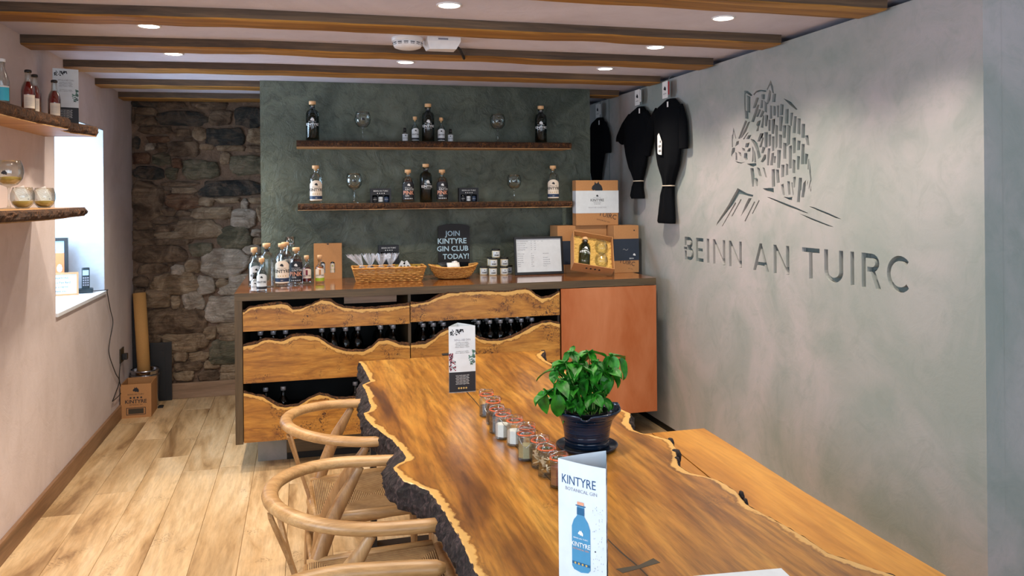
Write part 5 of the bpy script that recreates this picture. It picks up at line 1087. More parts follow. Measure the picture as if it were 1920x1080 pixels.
# ---------------------------------------------------------------- items on the table
def tent_card():
    t = empty('tent_card', (0, 0, 0), 0, '', 'card'); s_ = .118; H = .287; h3 = s_*math.sqrt(3)/2; A, B, Cc = (-s_/2, -h3/3), (s_/2, -h3/3), (0, 2*h3/3)
    def bulge(p, q, u, k=.0):
        x = p[0]+(q[0]-p[0])*u; y = p[1]+(q[1]-p[1])*u; nx, ny = (q[1]-p[1]), -(q[0]-p[0]); L = math.hypot(nx, ny); b = k*math.sin(math.pi*u); return x+nx/L*b, y+ny/L*b
    def panel(p, q, k):
        n = 10; mb = MB(); vs = []
        for i in range(n+1):
            x, y = bulge(p, q, i/n, k); vs += [(x, y, 0), (x, y, H)]
        mb.add(vs, [(2*i, 2*i+2, 2*i+3, 2*i+1) for i in range(n)]); fn = lambda u, v, k=k: (lambda P_: (P_[0], P_[1], v))(off(p, q, u, k)); return mb, fn
    def off(p, q, u, k):
        x, y = bulge(p, q, u/s_+.5, k); nx, ny = (q[1]-p[1]), -(q[0]-p[0]); L = math.hypot(nx, ny); return x+nx/L*.0006, y+ny/L*.0006
    mats = ['paper', 'teal_ink', 'greyink', 'teal_light', 'teal_mid', 'white_ink', 'copper_ink', 'ink', 'red_ink', 'green_ink', 'gold_ink']
    # face with the bottle
    mb, f = panel(A, B, .004)
    mb.text('KINTYRE', .0185, lambda x, y: f(x*.80-.006, y+.238), 1, bold=.0); mb.text('BOTANICAL GIN', .0072, lambda x, y: f(x, y+.225), 2)
    g = lambda u, v, e=.0004: (lambda P_: (P_[0]*(1+e*10), P_[1]-e, P_[2]))(f(u*1.15, .068+(v-.068)*1.09 if v > .055 else v))
    bo = [(-.0195, .068), (-.015, .062), (0, .059), (.015, .062), (.0195, .068), (.0195, .145), (.015, .158), (.0075, .168), (.0075, .186), (-.0075, .186), (-.0075, .168), (-.015, .158), (-.0195, .145)]
    mb.add([g(a, b) for a, b in bo], [tuple(range(len(bo)))], 3); g2 = lambda u, v: g(u, v, .0008)
    mb.add([g2(a, b) for a, b in ((-.0078, .170), (.0078, .170), (.0078, .184), (-.0078, .184))], [(0, 1, 2, 3)], 4); mb.add([g2(a, b) for a, b in ((-.0105, .1865), (.0105, .1865), (.0105, .1885), (-.0105, .1885))], [(0, 1, 2, 3)], 4)
    mb.add([g2(a, b) for a, b in ((-.007, .189), (.007, .189), (.007, .195), (-.007, .195))], [(0, 1, 2, 3)], 6)
    mb.add([g2(a, b) for a, b in ((-.0190, .073), (.0190, .073), (.0190, .078), (-.0190, .078))], [(0, 1, 2, 3)], 4)
    g3 = lambda u, v: g(u, v, .0012)
    boar(mb, 0, .135, .011, g3, 5); mb.text('BEINN AN TUIRC', .0028, lambda x, y: g3(x, y+.123), 5); mb.text('KINTYRE', .0088, lambda x, y: g3(x*.8, y+.108), 5, bold=.01); mb.text('BOTANICAL GIN', .003, lambda x, y: g3(x, y+.102), 6); dots(mb, 0, .0755, 4, .0078, .0022, g3, 10)
    boar(mb, 0, .030, .016, g, 1); mb.text('BEINN AN TUIRC', .006, lambda x, y: g(x, y+.012), 1)
    rng = random.Random(4)
    for k in range(60):
        u = .040+rng.uniform(-.012, .012); v = .12+rng.uniform(-.06, .085); a = rng.uniform(0, 3); r_ = .0011
        if .2 < abs(u) : continue
        mb.add([f(u+r_*math.cos(a), v+2*r_*math.sin(a)), f(u-.4*r_, v), f(u-r_*math.cos(a), v-2*r_*math.sin(a)), f(u+.4*r_, v)], [(0, 1, 2, 3)], 2)
    mb.add([f(.034+.0017*math.cos(k*.785), .110+.0017*math.sin(k*.785)) for k in range(8)], [tuple(range(8))], 7)
    mb.build('front_panel', mats, t)
    # the two berry-printed faces
    for p_, q_ in ((B, Cc), (Cc, A)):
        mb, f = panel(p_, q_, .002)
        mb.add([f(-.0585, .0015), f(-.03, .0015), f(0, .0015), f(.03, .0015), f(.0585, .0015), f(.0585, .088), f(.03, .088), f(0, .088), f(-.03, .088), f(-.0585, .088)], [(0, 1, 2, 3, 4, 5, 6, 7, 8, 9)][:0]+[(0, 1, 8, 9), (1, 2, 7, 8), (2, 3, 6, 7), (3, 4, 5, 6)], 7)
        g = lambda u, v, f=f: f(u, v)
        def off2(u, v, f=f, p_=p_, q_=q_): 
            P_ = f(u, v); nx, ny = (q_[1]-p_[1]), -(q_[0]-p_[0]); L = math.hypot(nx, ny); return (P_[0]+nx/L*.0004, P_[1]+ny/L*.0004, P_[2])
        mb.text('NIG ERYTNIK', .0085, lambda x, y: f(-x, -y+.232), 2)
        for k in range(6): mb.text('juniper coriander orange' if k % 2 else 'angelica orris liquorice', .0042, lambda x, y, k=k: f(-x, -y+.217-.0065*k-(.012 if k > 3 else 0)), 7)
        for k in range(7): mb.text('made with local water' if k % 2 else 'cut in small copper stills', .0042, lambda x, y, k=k: off2(x, y+.072-.0062*k), 5)
        dots(mb, 0, .018, 4, .011, .0042, off2, 10)
        rng = random.Random(9)
        def blob(u, v, r_, mi):
            u = max(-.056, min(.056, u)); mb.add([off2(u+r_*math.cos(a*1.05), v+r_*math.sin(a*1.05)) for a in range(6)], [tuple(range(6))], mi)
        for k in range(36): u = -.055+rng.uniform(0, .06); blob(u, .272-rng.uniform(0, .035)*(1-(u+.055)/.08), rng.uniform(.0025, .0045), 7)
        for k in range(60): v = rng.uniform(.096, .170); blob(-.056+rng.uniform(0, .026)*(1 if v < .14 else .5), v, rng.uniform(.002, .004), 8 if k % 3 else 7)
        for k in range(60): v = rng.uniform(.118, .180); blob(.056-rng.uniform(0, .028)*(1 if v < .16 else .4), v, rng.uniform(.002, .004), 9 if k % 4 else 7)
        mb.build('side_panel', mats, t)
    mb = MB()
    for p_, q_, k in ((A, B, .004), (B, Cc, .002), (Cc, A, .002)):
        n = 10; vs = []
        for i in range(n+1):
            x, y = bulge(p_, q_, i/n, k-.0008); vs += [(x*.99, y*.99, 0), (x*.99, y*.99, H-.0005)]
        mb.add(vs, [(2*i+1, 2*i+3, 2*i+2, 2*i) for i in range(n)])
    mb.build('inner_face', 'paper', t)
    return t
tc_ = tent_card(); u = (Vector((.604, 1.543))-Vector((.526, 1.642))).normalized(); ang = math.atan2(u.y, u.x); n_ = Vector((-u.y, u.x))
mid = (Vector((.604, 1.543))+Vector((.526, 1.642)))/2+n_*.034; tc_.location = (mid.x, mid.y, TZ+.001); tc_.rotation_euler.z = ang; tc_['label'] = 'three-sided white menu card with a blue bottle picture, nearest on the table'
copy_tree(tc_, (.672, 3.43+.034, TZ+.001), R(120), 'three-sided menu card with berry pictures at the far end of the table')
u = Vector((.36, .93)).normalized()
copy_tree(tc_, (-1.185, 4.62, LUZ+.001), R(120+20), 'three-sided menu card with berry pictures on the upper left shelf')
# spice jars
def jar(kind):
    t = empty('clip_top_jar', (0, 0, 0), 0, '', 'jar')
    mb = MB(); mb.lathe([(0, 0), (.027, 0), (.0295, .004), (.0295, .062), (.024, .074), (.024, .080), (.026, .082), (.022, .083), (.022, .072), (.0265, .062), (.0265, .008), (0, .006)], 8, rot=math.pi/8, smooth=False); mb.build('glass_body', 'glass', t)
    mb = MB(); mb.lathe([(0, .084), (.022, .0840), (.0285, .0835), (.0290, .086), (.0285, .0945), (.026, .098), (.019, .0975), (.016, .094), (0, .093)], 28); mb.build('lid', 'glass', t)
    mb = MB(); mb.lathe([(.020, .0815), (.0285, .0815), (.0290, .0828), (.0285, .0838), (.020, .0838), (.020, .0815)], 28); mb.build('rubber_seal', 'seal', t)
    if kind == 'peel':
        mb = MB(); rng = random.Random(3)
        for k in range(16):
            a = rng.uniform(0, 6.28); z = rng.uniform(.015, .05); x, y = .013*math.cos(a), .013*math.sin(a); d = Vector((rng.uniform(-1, 1), rng.uniform(-1, 1), rng.uniform(-1, 1.6))).normalized()*.012
            mb.tube([(x-d.x, y-d.y, z-d.z*.8), (x+.002, y, z), (x+d.x, y+d.y, z+d.z*.8)], .0035, 5, flat=(1, .35))
    else:
        mb = MB(); h = {'spice_white': .050, 'spice_khaki': .046, 'spice_red': .056, 'spice_dark': .040, 'empty': .02}[kind]
        mb.lathe([(0, .0075), (.0255, .0085), (.0255, h), (.018, h+.002), (0, h+.001)], 8, rot=math.pi/8, smooth=False)
    mb.build('contents', {'peel': 'peel', 'empty': 'spice_dark'}.get(kind, kind), t)
    mb = MB(); w_ = .0009
    mb.tube([(.0265*math.cos(a*.262), .0265*math.sin(a*.262), .0775) for a in range(24)], w_, 5, closed=True)
    mb.tube([(.018*math.cos(2.2), .03, .078), (-.014, .033, .088), (-.010, .026, .099), (0, .006, .1005), (.010, .026, .099), (.014, .033, .088), (.0106, .03, .078)], w_, 5)
    mb.tube([(-.024, -.014, .078), (-.022, -.028, .074), (-.012, -.0345, .056), (0, -.0365, .046), (.012, -.0345, .056), (.022, -.028, .074), (.024, -.014, .078)], w_, 5)
    mb.tube([(-.0285, 0, .078), (-.031, -.002, .090), (-.0285, .002, .098), (0, .004, .1002), (.0285, .002, .098), (.031, -.002, .090), (.0285, 0, .078)], w_, 5)
    mb.build('wire_clip', 'wire', t); return t
JK = ['spice_dark', 'spice_dark', 'spice_dark', 'spice_white', 'spice_white', 'empty', 'spice_khaki', 'peel', 'peel', 'spice_red']
JL = ['clip-top jar at the far end of the row, half full of dark leaves', 'clip-top jar second from the far end of the row', 'clip-top jar of speckled dark berries, third from the far end', 'clip-top jar of white powder, fourth from the far end',
      'clip-top jar of white powder beside the first white one, nearer the viewer', 'clip-top jar mostly hidden behind the khaki powder jar', 'clip-top jar filled with khaki-beige powder', 'clip-top jar of pale peel between the khaki jar and the peel jar in front', 'clip-top jar of dried peel strips with its clip showing', 'clip-top jar of reddish brown seeds beside the near menu card']
JP = [(912, 733), (925, 746), (931.5, 760.5), (943, 770), (965, 781), (988, 794), (986, 805), (1012, 817.6), (1025, 832), (1048, 850)]
JZ = {}
pj = []
for k, (px, py) in enumerate(JP):
    q = on_z(px, py, TZ+.097); pj.append([q.x, q.y])
for it in range(60):      # jars stand side by side without touching
    for a in range(10):
        for b in range(a+1, 10):
            dx, dy = pj[b][0]-pj[a][0], pj[b][1]-pj[a][1]; d = math.hypot(dx, dy)
            if d < .0625 and d > 0: s_ = (.0625-d)/2/d; pj[a][0] -= dx*s_; pj[a][1] -= dy*s_; pj[b][0] += dx*s_; pj[b][1] += dy*s_
for k in range(10):
    kd = JK[k]; rz = R([20, -50, 200, 10, 60, 100, -15, 170, 120, 30][k])
    if kd not in JZ: o = JZ[kd] = jar(kd); o.location = (pj[k][0], pj[k][1], TZ+.001); o['label'] = JL[k]; o.rotation_euler.z = rz
    else: o = copy_tree(JZ[kd], (pj[k][0], pj[k][1], TZ+.001), rz, JL[k])
    o['group'] = 'clip-top spice jars in a row on the table'
# basil in its blue pot
PS = 1.08; q = Vector((.925, 2.55)); 
mb = MB(); mb.lathe([(0, 0), (.085, 0), (.092, .006), (.097, .013), (.093, .014), (.087, .009), (0, .007)], 40); so = mb.build('plant_saucer', 'pot', loc=(q.x, q.y, TZ+.001)); tag(so, 'round dark blue saucer under the basil pot', 'saucer')
pt = empty('potted_basil', (q.x, q.y, TZ+.0125), 0, 'bushy green basil plant in a blue glazed pot with a pouring lip', 'potted plant')
mb = MB(); n = 56; prof = [(0, 0), (.066, 0), (.070, .004), (.0705, .03), (.073, .055), (.083, .082), (.097, .100), (.106, .110), (.107, .114), (.104, .116), (.098, .110), (.088, .094), (.076, .07), (0, .068)]
pt.scale = (PS,)*3; so.scale = (PS,)*3; vs = []; idx = []
for j, (r_, z) in enumerate(prof):
    for k in range(n):
        a = 2*math.pi*k/n; lip = 0
        for la, lw in ((R(-112), .13), (R(5), .16), (R(165), .13)):
            da = (a-la+math.pi) % (2*math.pi)-math.pi; lip += math.exp(-(da/lw)**2)
        rr = r_+.0009*math.sin(j*2.1)*(r_ > .05)
        up = max(0, (z-.085)/.03); vs.append((rr*math.cos(a)*(1+.05*lip*up), rr*math.sin(a)*(1+.05*lip*up), z-.014*lip*up*(1 if abs(a-R(248)) < .6 else -.3)))
mb.add(vs, [(j*n+k, j*n+(k+1) % n, (j+1)*n+(k+1) % n, (j+1)*n+k) for j in range(len(prof)-1) for k in range(n)], 0, True); pot_o = mb.build('pot', 'pot', pt)
mb = MB()
for da in (-.30, .30): a = R(-112)+da; mb.lathe([(0, 0), (.004, .001), (.003, .003), (0, .004)], 8, 0, (.0905*math.cos(a), .0905*math.sin(a), .088))
mb.build('clay_stud', 'pot', pot_o)
mb = MB(); mb.lathe([(.062, .07), (.066, .108), (.068, .109), (.064, .106), (.060, .078)], 30); mb.build('inner_pot', 'black_metal', pt)
mb = MB(); mb.lathe([(0, .095), (.03, .098), (.055, .094), (.0635, .09)], 30); mb.v = [(a, b, c+.004*nz(a*80, b*80)) for a, b, c in mb.v]; mb.build('compost', 'soil', pt, props={'kind': 'stuff'})
def leafmesh(L, W, curl, cup, seed):
    mb = MB(); n = 8; vs = []
    for i in range(n+1):
        u = i/n; wdt = W*math.sin(math.pi*min(1, u*.93+.05))**.72*(1-.25*u); bend = curl*u*u*L
        for j in range(7):
            v = j/3-1; x = L*(u-.0*v*v)*math.cos(curl*.5*u); z = -bend*.8+cup*W*(abs(v)**1.5)+.10*W*math.sin(u*9+j)*abs(v)*.6+(-.10*W if j == 3 else 0); vs.append((x, v*wdt, z))
    mb.add(vs, [(i*7+j, (i+1)*7+j, (i+1)*7+j+1, i*7+j+1) for i in range(n) for j in range(6)], 0, True); return mb
LM = []
for k, (L, W, c, cu_) in enumerate(((.060, .025, .55, .3), (.054, .024, .8, .25), (.046, .020, .35, .35), (.030, .011, .4, .45), (.020, .008, .2, .5), (.066, .025, 1.0, .2))):
    LM.append(leafmesh(L, W, c, cu_, k))
LME = []
def leaf(k, pos, az, el, s, roll=0):
    if len(LME) <= k or LME[k] is None: pass
    if k not in LD: o = LM[k].build('leaf', 'leaf', pt); LD[k] = o.data
    else: o = bpy.data.objects.new('leaf', LD[k]); COL.objects.link(o); o.parent = pt
    o.location = pos; o.rotation_euler = (Matrix.Rotation(az, 3, 'Z') @ Matrix.Rotation(-el, 3, 'Y') @ Matrix.Rotation(roll, 3, 'X')).to_euler(); o.scale = (s, s, s)
LD = {}
rng = random.Random(12)
# stem tips read off the photograph, (px,py,depth offset)
right = Vector((r0.x, r0.y, 0)); fwd = Vector((cf.x, cf.y, 0)); base = Vector((q.x, q.y, TZ+.0095))
def loc_at(px, py, dy):
    p = on_y(px, py, q.y+dy); return (p-base)/PS
tips = [(1072, 664, .0), (1088, 680, .02), (1060, 683, -.02), (1105, 664, .03), (1102, 690, .0), (1118, 683, -.01), (1042, 698, .0), (1050, 720, -.05), (1060, 722, .03), (1078, 712, .02), (1100, 712, -.03), (1125, 700, -.03), (1146, 672, .0), (1143, 698, -.02),
        (1050, 735, .02), (1027, 740, -.02), (1075, 733, -.06), (1110, 728, .03), (1115, 745, -.06), (1095, 755, -.05), (1035, 755, .0), (1133, 750, -.03), (1068, 760, -.06), (1120, 765, .02), (1085, 690, -.03)]
for i, (px, py, dy) in enumerate(tips):
    tip = loc_at(px, py, dy); a = rng.uniform(0, 6.28); root = Vector((tip.x*.25+rng.uniform(-.02, .02), rng.uniform(-.03, .03), .096))
    mid_ = root.lerp(tip, .5)+Vector((rng.uniform(-.008, .008), 0, .006)); pth = smoothpath([root, mid_, tip], 5)
    mb = MB(); mb.tube(pth, [.0022-.0009*k/(len(pth)-1) for k in range(len(pth))], 6); mb.build('stem', 'stem', pt)
    a0 = rng.uniform(0, 6.28); small = py > 745
    for k in range(4):
        leaf(rng.choice((0, 1, 5, 0, 2)) if not small else rng.choice((2, 3)), tip, a0+k*math.pi/2+rng.uniform(-.3, .3), rng.uniform(-.75, .30), rng.uniform(.8, 1.05), rng.uniform(-.3, .3))
    for k in range(2): leaf(rng.choice((3, 4)), tip+Vector((0, 0, .002)), a0+.8+k*math.pi, rng.uniform(.3, .9), rng.uniform(.7, 1))
    if tip.z > .16:
        m2 = root.lerp(tip, .68)
        for k in range(2): leaf(rng.choice((1, 2, 5)), m2, a0+.7+k*math.pi, rng.uniform(-.7, .1), rng.uniform(.7, 1.0))
leaf(5, loc_at(1020, 735, -.02), R(225), -1.1, 1.0); leaf(5, loc_at(1046, 742, -.07), R(255), -1.25, 1.05); leaf(0, loc_at(1160, 675, 0), R(-50), -.9, 1.05); leaf(1, loc_at(1138, 705, -.03), R(240), -1.0, .95)
for k in range(26):
    a = rng.uniform(0, 6.28); r_ = rng.uniform(.0, .05); leaf(rng.choice((3, 4, 4)), (r_*math.cos(a), r_*math.sin(a), rng.uniform(.103, .125)), rng.uniform(0, 6.28), rng.uniform(-.2, .6), 1)
# sheet of paper at the near edge
mb = MB(); e = Vector((1.045, 1.601)); d1 = Vector((-.995, .10)); d2 = Vector((-.10, -.995)); Lp = .297; Wp = .210
pg = [e, e+d1*Wp, e+d1*Wp+d2*Lp, e+d2*Lp]; mb.prism([(v.x, v.y) for v in pg], TZ+.001, TZ+.0022); tag(mb.build('paper_sheet', 'paper'), 'white sheet of paper lying on the table at the bottom edge', 'paper')
# ---------------------------------------------------------------- shirts on the grey wall
def shirt(rows, sleeves, tie_z, tagp, label, print_=False, red=False):
    """rows: (z, y_far, y_near, thickness) down the body in room metres"""
    zc = rows[0][0]; yc = (rows[0][1]+rows[0][2])/2; t = empty('t_shirt', (XR-.004, yc, 0), 0, label, 'shirt', 'black shirts hanging on the grey wall')
    zs = [r_[0] for r_ in rows][::-1]; A = [r_[1] for r_ in rows][::-1]; B = [r_[2] for r_ in rows][::-1]; Th = [r_[3] for r_ in rows][::-1]
    n = 64; mb = MB(); m_ = 36; vs = []
    for i in range(n+1):
        z = rows[0][0]+(rows[-1][0]-rows[0][0])*i/n; a, b, th = lerp(zs, A, z), lerp(zs, B, z), lerp(zs, Th, z); c = (a+b)/2; hw = (a-b)/2
        sq = 1-min(1, abs(z-tie_z)/.28)
        for k in range(m_):
            an = 2*math.pi*k/m_; fold = 1+(.10+.12*sq)*math.sin(k*2*math.pi/m_*7+nz(i*.05, k*.3)*3)*(.5+.5*sq)+.05*nz(i*.12, k*.5, 3)
            x = -th/2-th/2*math.sin(an)*fold; y = c+hw*math.cos(an)*(1+.02*nz(i*.2, k)); vs.append((min(-.002, x), y-yc, z))
    mb.add(vs, [(i*m_+k, i*m_+(k+1) % m_, (i+1)*m_+(k+1) % m_, (i+1)*m_+k) for i in range(n) for k in range(m_)]+[tuple(range(m_))], 0, True); mb.build('body', 'shirt', t)
    for sl in sleeves:
        mb = MB(); pts = smoothpath([(-.035, y-yc, z) for y, z, _ in sl], 5); rad = [lerp([0, 1], [0, 1], 0) for _ in pts]
        rr = []; N = len(pts)
        for i in range(N): rr.append(lerp(list(range(len(sl))), [s_[2] for s_ in sl], i/(N-1)*(len(sl)-1)))
        mb.tube(pts, rr, 16, flat=None); mb.v = [(-.030+(x+.035)*.42, y, z) for x, y, z in mb.v]; mb.build('sleeve', 'shirt', t)
    mb = MB(); c = (lerp(zs, A, tie_z)+lerp(zs, B, tie_z))/2; hw = abs(lerp(zs, A, tie_z)-lerp(zs, B, tie_z))/2; th = lerp(zs, Th, tie_z)
    mb.tube([(-th/2-(th/2+.006)*math.sin(a*.3927), c-yc+(hw+.006)*math.cos(a*.3927), tie_z) for a in range(16)], .004, 6, closed=True); mb.build('elastic_tie', 'tie', t)
    ty, tz = tagp; mb = MB()
    for (x, y0, y1, z0, z1) in ((-.052, ty-.040, ty+.040, tz-.055, tz+.055),): mb.box(x-.001, x+.001, y0-yc, y1-yc, z0, z1)
    f = lambda u, v: (-.0536, ty-yc-u, tz+v); boar(mb, 0, .008, .035, f, 1); mb.text('KINTYRE', .008, lambda x, y: f(x, y-.030), 1); mb.build('swing_tag', ['tag', 'ink'], t)
    mb = MB(); mb.box(-.048, -.046, ty-.052-yc, ty+.03-yc, tz-.035, tz+.05); mb.build('backing_card', 'red_card' if red else 'tag', t)
    mb = MB(); mb.tube(smoothpath([(-.03, ty-yc, tz-.02), (-.028, ty-yc, tz+.06), (-.010, ty-yc-.004, ZC-.018), (.015, ty-yc-.006, ZC-.020), (.03, ty-yc-.006, ZC-.026)], 4), .0022, 6); mb.build('hanger_hook', 'wire', t)
    mb = MB(); mb.box(-.0665, -.0655, ty-yc-.075, ty-yc-.055, tz-.12, tz-.085); mb.build('size_label', 'tag', t)
    if print_:
        mb = MB(); ol = [(a_-.035, b_) for a_, b_ in [(4.905, 1.995), (4.885, 2.01), (4.875, 2.0), (4.84, 1.95), (4.845, 1.865), (4.89, 1.87), (4.905, 1.88)]]
        mb.prism([(a-yc, b) for a, b in ol], -.096, -.094, 'yz'); 
        for k in range(10): mb.box(-.0975, -.0958, 4.817+.010*(k % 4)-yc, 4.821+.010*(k % 4)-yc, 1.885+.03*(k//4), 1.90+.03*(k//4), 1)
        mb.build('printed_patch', ['tag', 'ink'], t)
    return t
shirt([(2.232, 4.86, 4.76, .045), (2.19, 5.0, 4.68, .06), (2.15, 5.03, 4.63, .08), (2.0, 5.01, 4.64, .085), (1.88, 4.99, 4.65, .085), (1.80, 4.965, 4.68, .08), (1.73, 4.93, 4.74, .07), (1.665, 4.895, 4.795, .06), (1.60, 4.935, 4.785, .07), (1.50, 4.965, 4.765, .075), (1.425, 4.985, 4.755, .075), (1.415, 4.98, 4.76, .07)],
      [[(5.00, 2.165, .045), (5.10, 2.07, .060), (5.18, 1.94, .062), (5.20, 1.89, .060)], [(4.68, 2.165, .045), (4.64, 2.06, .055), (4.63, 1.95, .055), (4.63, 1.895, .052)]], 1.663, (4.84, 2.295), 'black T-shirt with white printed patch, nearest of those on the grey wall', True, True)
shirt([(2.235, 5.33, 5.26, .045), (2.20, 5.46, 5.20, .06), (2.15, 5.53, 5.16, .075), (2.0, 5.56, 5.13, .08), (1.90, 5.52, 5.16, .08), (1.80, 5.47, 5.21, .075), (1.705, 5.385, 5.29, .055), (1.66, 5.42, 5.28, .065), (1.60, 5.445, 5.25, .07), (1.578, 5.43, 5.25, .065)],
      [[(5.47, 2.17, .04), (5.58, 2.10, .055), (5.66, 2.03, .06), (5.67, 2.015, .055)], [(5.20, 2.17, .04), (5.15, 2.12, .045), (5.13, 2.10, .045)]], 1.705, (5.29, 2.30), 'black T-shirt tied at the waist, between the nearest shirt and the shaded wall')
shirt([(2.235, 6.14, 6.06, .045), (2.20, 6.27, 6.0, .06), (2.1, 6.32, 5.95, .08), (1.95, 6.32, 5.98, .08), (1.82, 6.28, 6.06, .075), (1.70, 6.22, 6.12, .055), (1.62, 6.27, 6.09, .07), (1.55, 6.28, 6.08, .065)],
      [[(6.0, 2.17, .04), (5.94, 2.08, .05), (5.93, 1.98, .052), (5.93, 1.94, .05)]], 1.70, (6.08, 2.29), 'black T-shirt half hidden behind the shaded green wall')
# ---------------------------------------------------------------- left shelves
def soda():
    t = empty('sauce_bottle', (0, 0, 0), 0, '', 'bottle')
    mb = MB(); mb.lathe([(0, .001), (.026, 0), (.028, .005), (.028, .095), (.024, .115), (.0145, .135), (.0125, .15), (.0125, .178), (.009, .178), (.009, .15), (.012, .134), (.022, .112), (.0262, .094), (.0262, .008), (0, .006)], 22); mb.build('glass_body', 'glass', t)
    mb = MB(); mb.lathe([(0, .007), (.0258, .009), (.0258, .094), (.0215, .112), (.0118, .132), (0, .134)], 20); mb.build('liquid', 'gin_red', t)
    mb = MB(); mb.lathe([(.0135, .172), (.0148, .173), (.0145, .181), (.011, .184), (0, .184)], 18); mb.build('cap', 'black_frame', t)
    mb = MB(); patch(mb, .0286, .85, .016, .074, 0); f = cylfn(.0292, 0)
    for k in range(6): mb.text('rhubarb and ginger syrup', .0032, lambda x, y, k=k: f(x*.8, y+.058-.006*k), 1)
    mb.build('label', ['cream', 'greyink'], t); return t
sd_ = soda(); sd_.location = (-1.17, 3.985, LUZ); sd_.rotation_euler.z = R(30); sd_['label'] = 'red syrup bottle nearest the left edge on the upper left shelf'
copy_tree(sd_, (-1.185, 4.125, LUZ), R(10), 'red syrup bottle in the middle of three on the upper left shelf'); copy_tree(sd_, (-1.15, 4.30, LUZ), R(25), 'red syrup bottle beside the menu card on the upper left shelf')
for o in [q for q in bpy.data.objects if q.name.startswith('sauce_bottle')]: o.name = 'syrup_bottle'; o.scale = (1, 1, 1.03); o['group'] = 'red syrup bottles on the upper left shelf'
t = empty('tonic_bottle', (-1.17, 3.66, LUZ), 0, 'clear bottle with a bright blue label at the left edge', 'bottle')
mb = MB(); mb.lathe([(0, .001), (.026, 0), (.028, .005), (.028, .09), (.022, .115), (.0125, .145), (.0125, .178), (.009, .178), (.009, .145), (.020, .112), (.026, .09), (.026, .008), (0, .006)], 22); mb.build('glass_body', 'glass', t)
mb = MB(); patch(mb, .0286, 1.4, .012, .072, 0); patch(mb, .0290, 1.4, .066, .072, 1); mb.build('label', ['cyan', 'tag'], t); mb = MB(); mb.lathe([(.0135, .17), (.015, .172), (.0145, .183), (0, .186)], 16); mb.build('cap', 'tag', t)
for i, (x, y, lb) in enumerate(((-1.17, 3.90, 'stemless glass with a white card, nearer the balloon glass, on the lower left shelf'), (-1.15, 4.13, 'stemless glass with a white card, farther along the lower left shelf'))):
    o = copy_tree(TG, (x, y, LLZ), 0, lb); o.rotation_euler = (0, 0, 0); o.scale = (1.05,)*3; o['group'] = 'stemless glasses on the lower left shelf'
    mb = MB(); mb.lathe([(0, .005), (.018, .006), (.034, .018), (.040, .032), (.02, .034), (0, .033)], 20); tag(mb.build('shredded_paper', 'honey', loc=(x, y, LLZ)), 'gold shredded paper inside the '+('nearer' if i == 0 else 'farther')+' stemless glass', 'paper shreds', kind='stuff')
    mb = MB(); mb.X = Matrix.Rotation(R(28), 4, 'Z') @ Matrix.Rotation(R(-24), 4, 'Y') @ Matrix.Rotation(R(-8), 4, 'X'); mb.box(-.022, .022, -.0006, .0006, -.034, .036)
    f = lambda u, v: (u, -.0008, v)
    for k in range(6): mb.text('stemless gin glass gift', .0034, lambda x_, y_, k=k: f(x_*.8, y_+.022-.007*k), 1)
    boar(mb, .012, -.026, .006, f, 1); tag(mb.build('info_card', ['tag', 'greyink'], loc=(x+.0, y-.002, LLZ+.060)), 'white info card leaning in the '+('nearer' if i == 0 else 'farther')+' stemless glass', 'card')
glass_at(-1.16, 3.70, LLZ, 'balloon gin glass at the left edge on the lower left shelf', .99)
mb = MB(); mb.lathe([(0, .106), (.02, .105), (.040, .118), (.047, .130), (.02, .134), (0, .133)], 20); tag(mb.build('shredded_paper', 'honey', loc=(-1.16, 3.70, LLZ)), 'gold shredded paper inside the balloon glass at the left edge', 'paper shreds', kind='stuff')
# ---------------------------------------------------------------- window sill things
t = empty('photo_frame', (-1.655, 5.90, wz0), R(0), 'black-framed photograph standing on the window sill', 'picture frame')
mb = MB(); 
for bx_ in ((-.15, .15, 0, .02), (-.15, .15, .35, .37), (-.15, -.13, .02, .35), (.13, .15, .02, .35)): mb.box(bx_[0], bx_[1], -.01, .01, bx_[2], bx_[3])
mb.X = Matrix.Identity(4); mb.build('frame', 'black_frame', t); mb = MB(); mb.box(-.13, .13, 0, .004, .02, .35); mb.add([(-.13, -.0005, .27), (.13, -.0005, .27), (.13, -.0005, .35), (-.13, -.0005, .35)], [(0, 1, 2, 3)], 1)
for k in range(5): mb.lathe([(0, -.03), (.014, -.02), (.018, 0), (.011, .02), (0, .026)], 8, 2, (-.08+.045*k, .0, .17), sy=.05)
mb.build('photograph', ['skin1', 'skin2', 'tag'], t)
a, b = on_x(108, 508, -1.40), on_x(149, 507, -1.40)
t = empty('donation_sign', (-1.515, 5.755, wz0), R(15), 'small oak-framed donations sign on the window sill', 'sign'); mb = MB(); w_, h = .105, .150
for bx_ in ((-w_, w_, 0, .012), (-w_, w_, h-.012, h), (-w_, -w_+.012, .012, h-.012), (w_-.012, w_, .012, h-.012)): mb.box(bx_[0], bx_[1], -.008, .008, bx_[2], bx_[3])
mb.build('frame', 'oakframe', t); mb = MB(); mb.box(-w_+.012, w_-.012, 0, .003, .012, h-.012); f = lambda x, y: (x, -.0006, y)
for k, tx in enumerate(('DONATIONS', 'Kintyre Pipe Band', 'gladly accepted...', 'thank you')): mb.text(tx, .0135, lambda x, y, k=k: f(x*.82, y+.108-.028*k), 1)
mb.build('notice', ['paper', 'teal_ink'], t)
t = empty('cordless_phone', (-1.398, 5.895, wz0), R(12), 'dark cordless phone standing in its charger on the window sill', 'phone')
mb = MB(); mb.bbox(-.045, .045, -.04, .05, 0, .03, .012); mb.build('charger_base', 'phone', t); mb = MB(); mb.X = Matrix.Rotation(R(-12), 4, 'X'); mb.bbox(-.024, .024, -.014, .012, .02, .170, .010); h_o = mb.build('handset', 'phone', t)
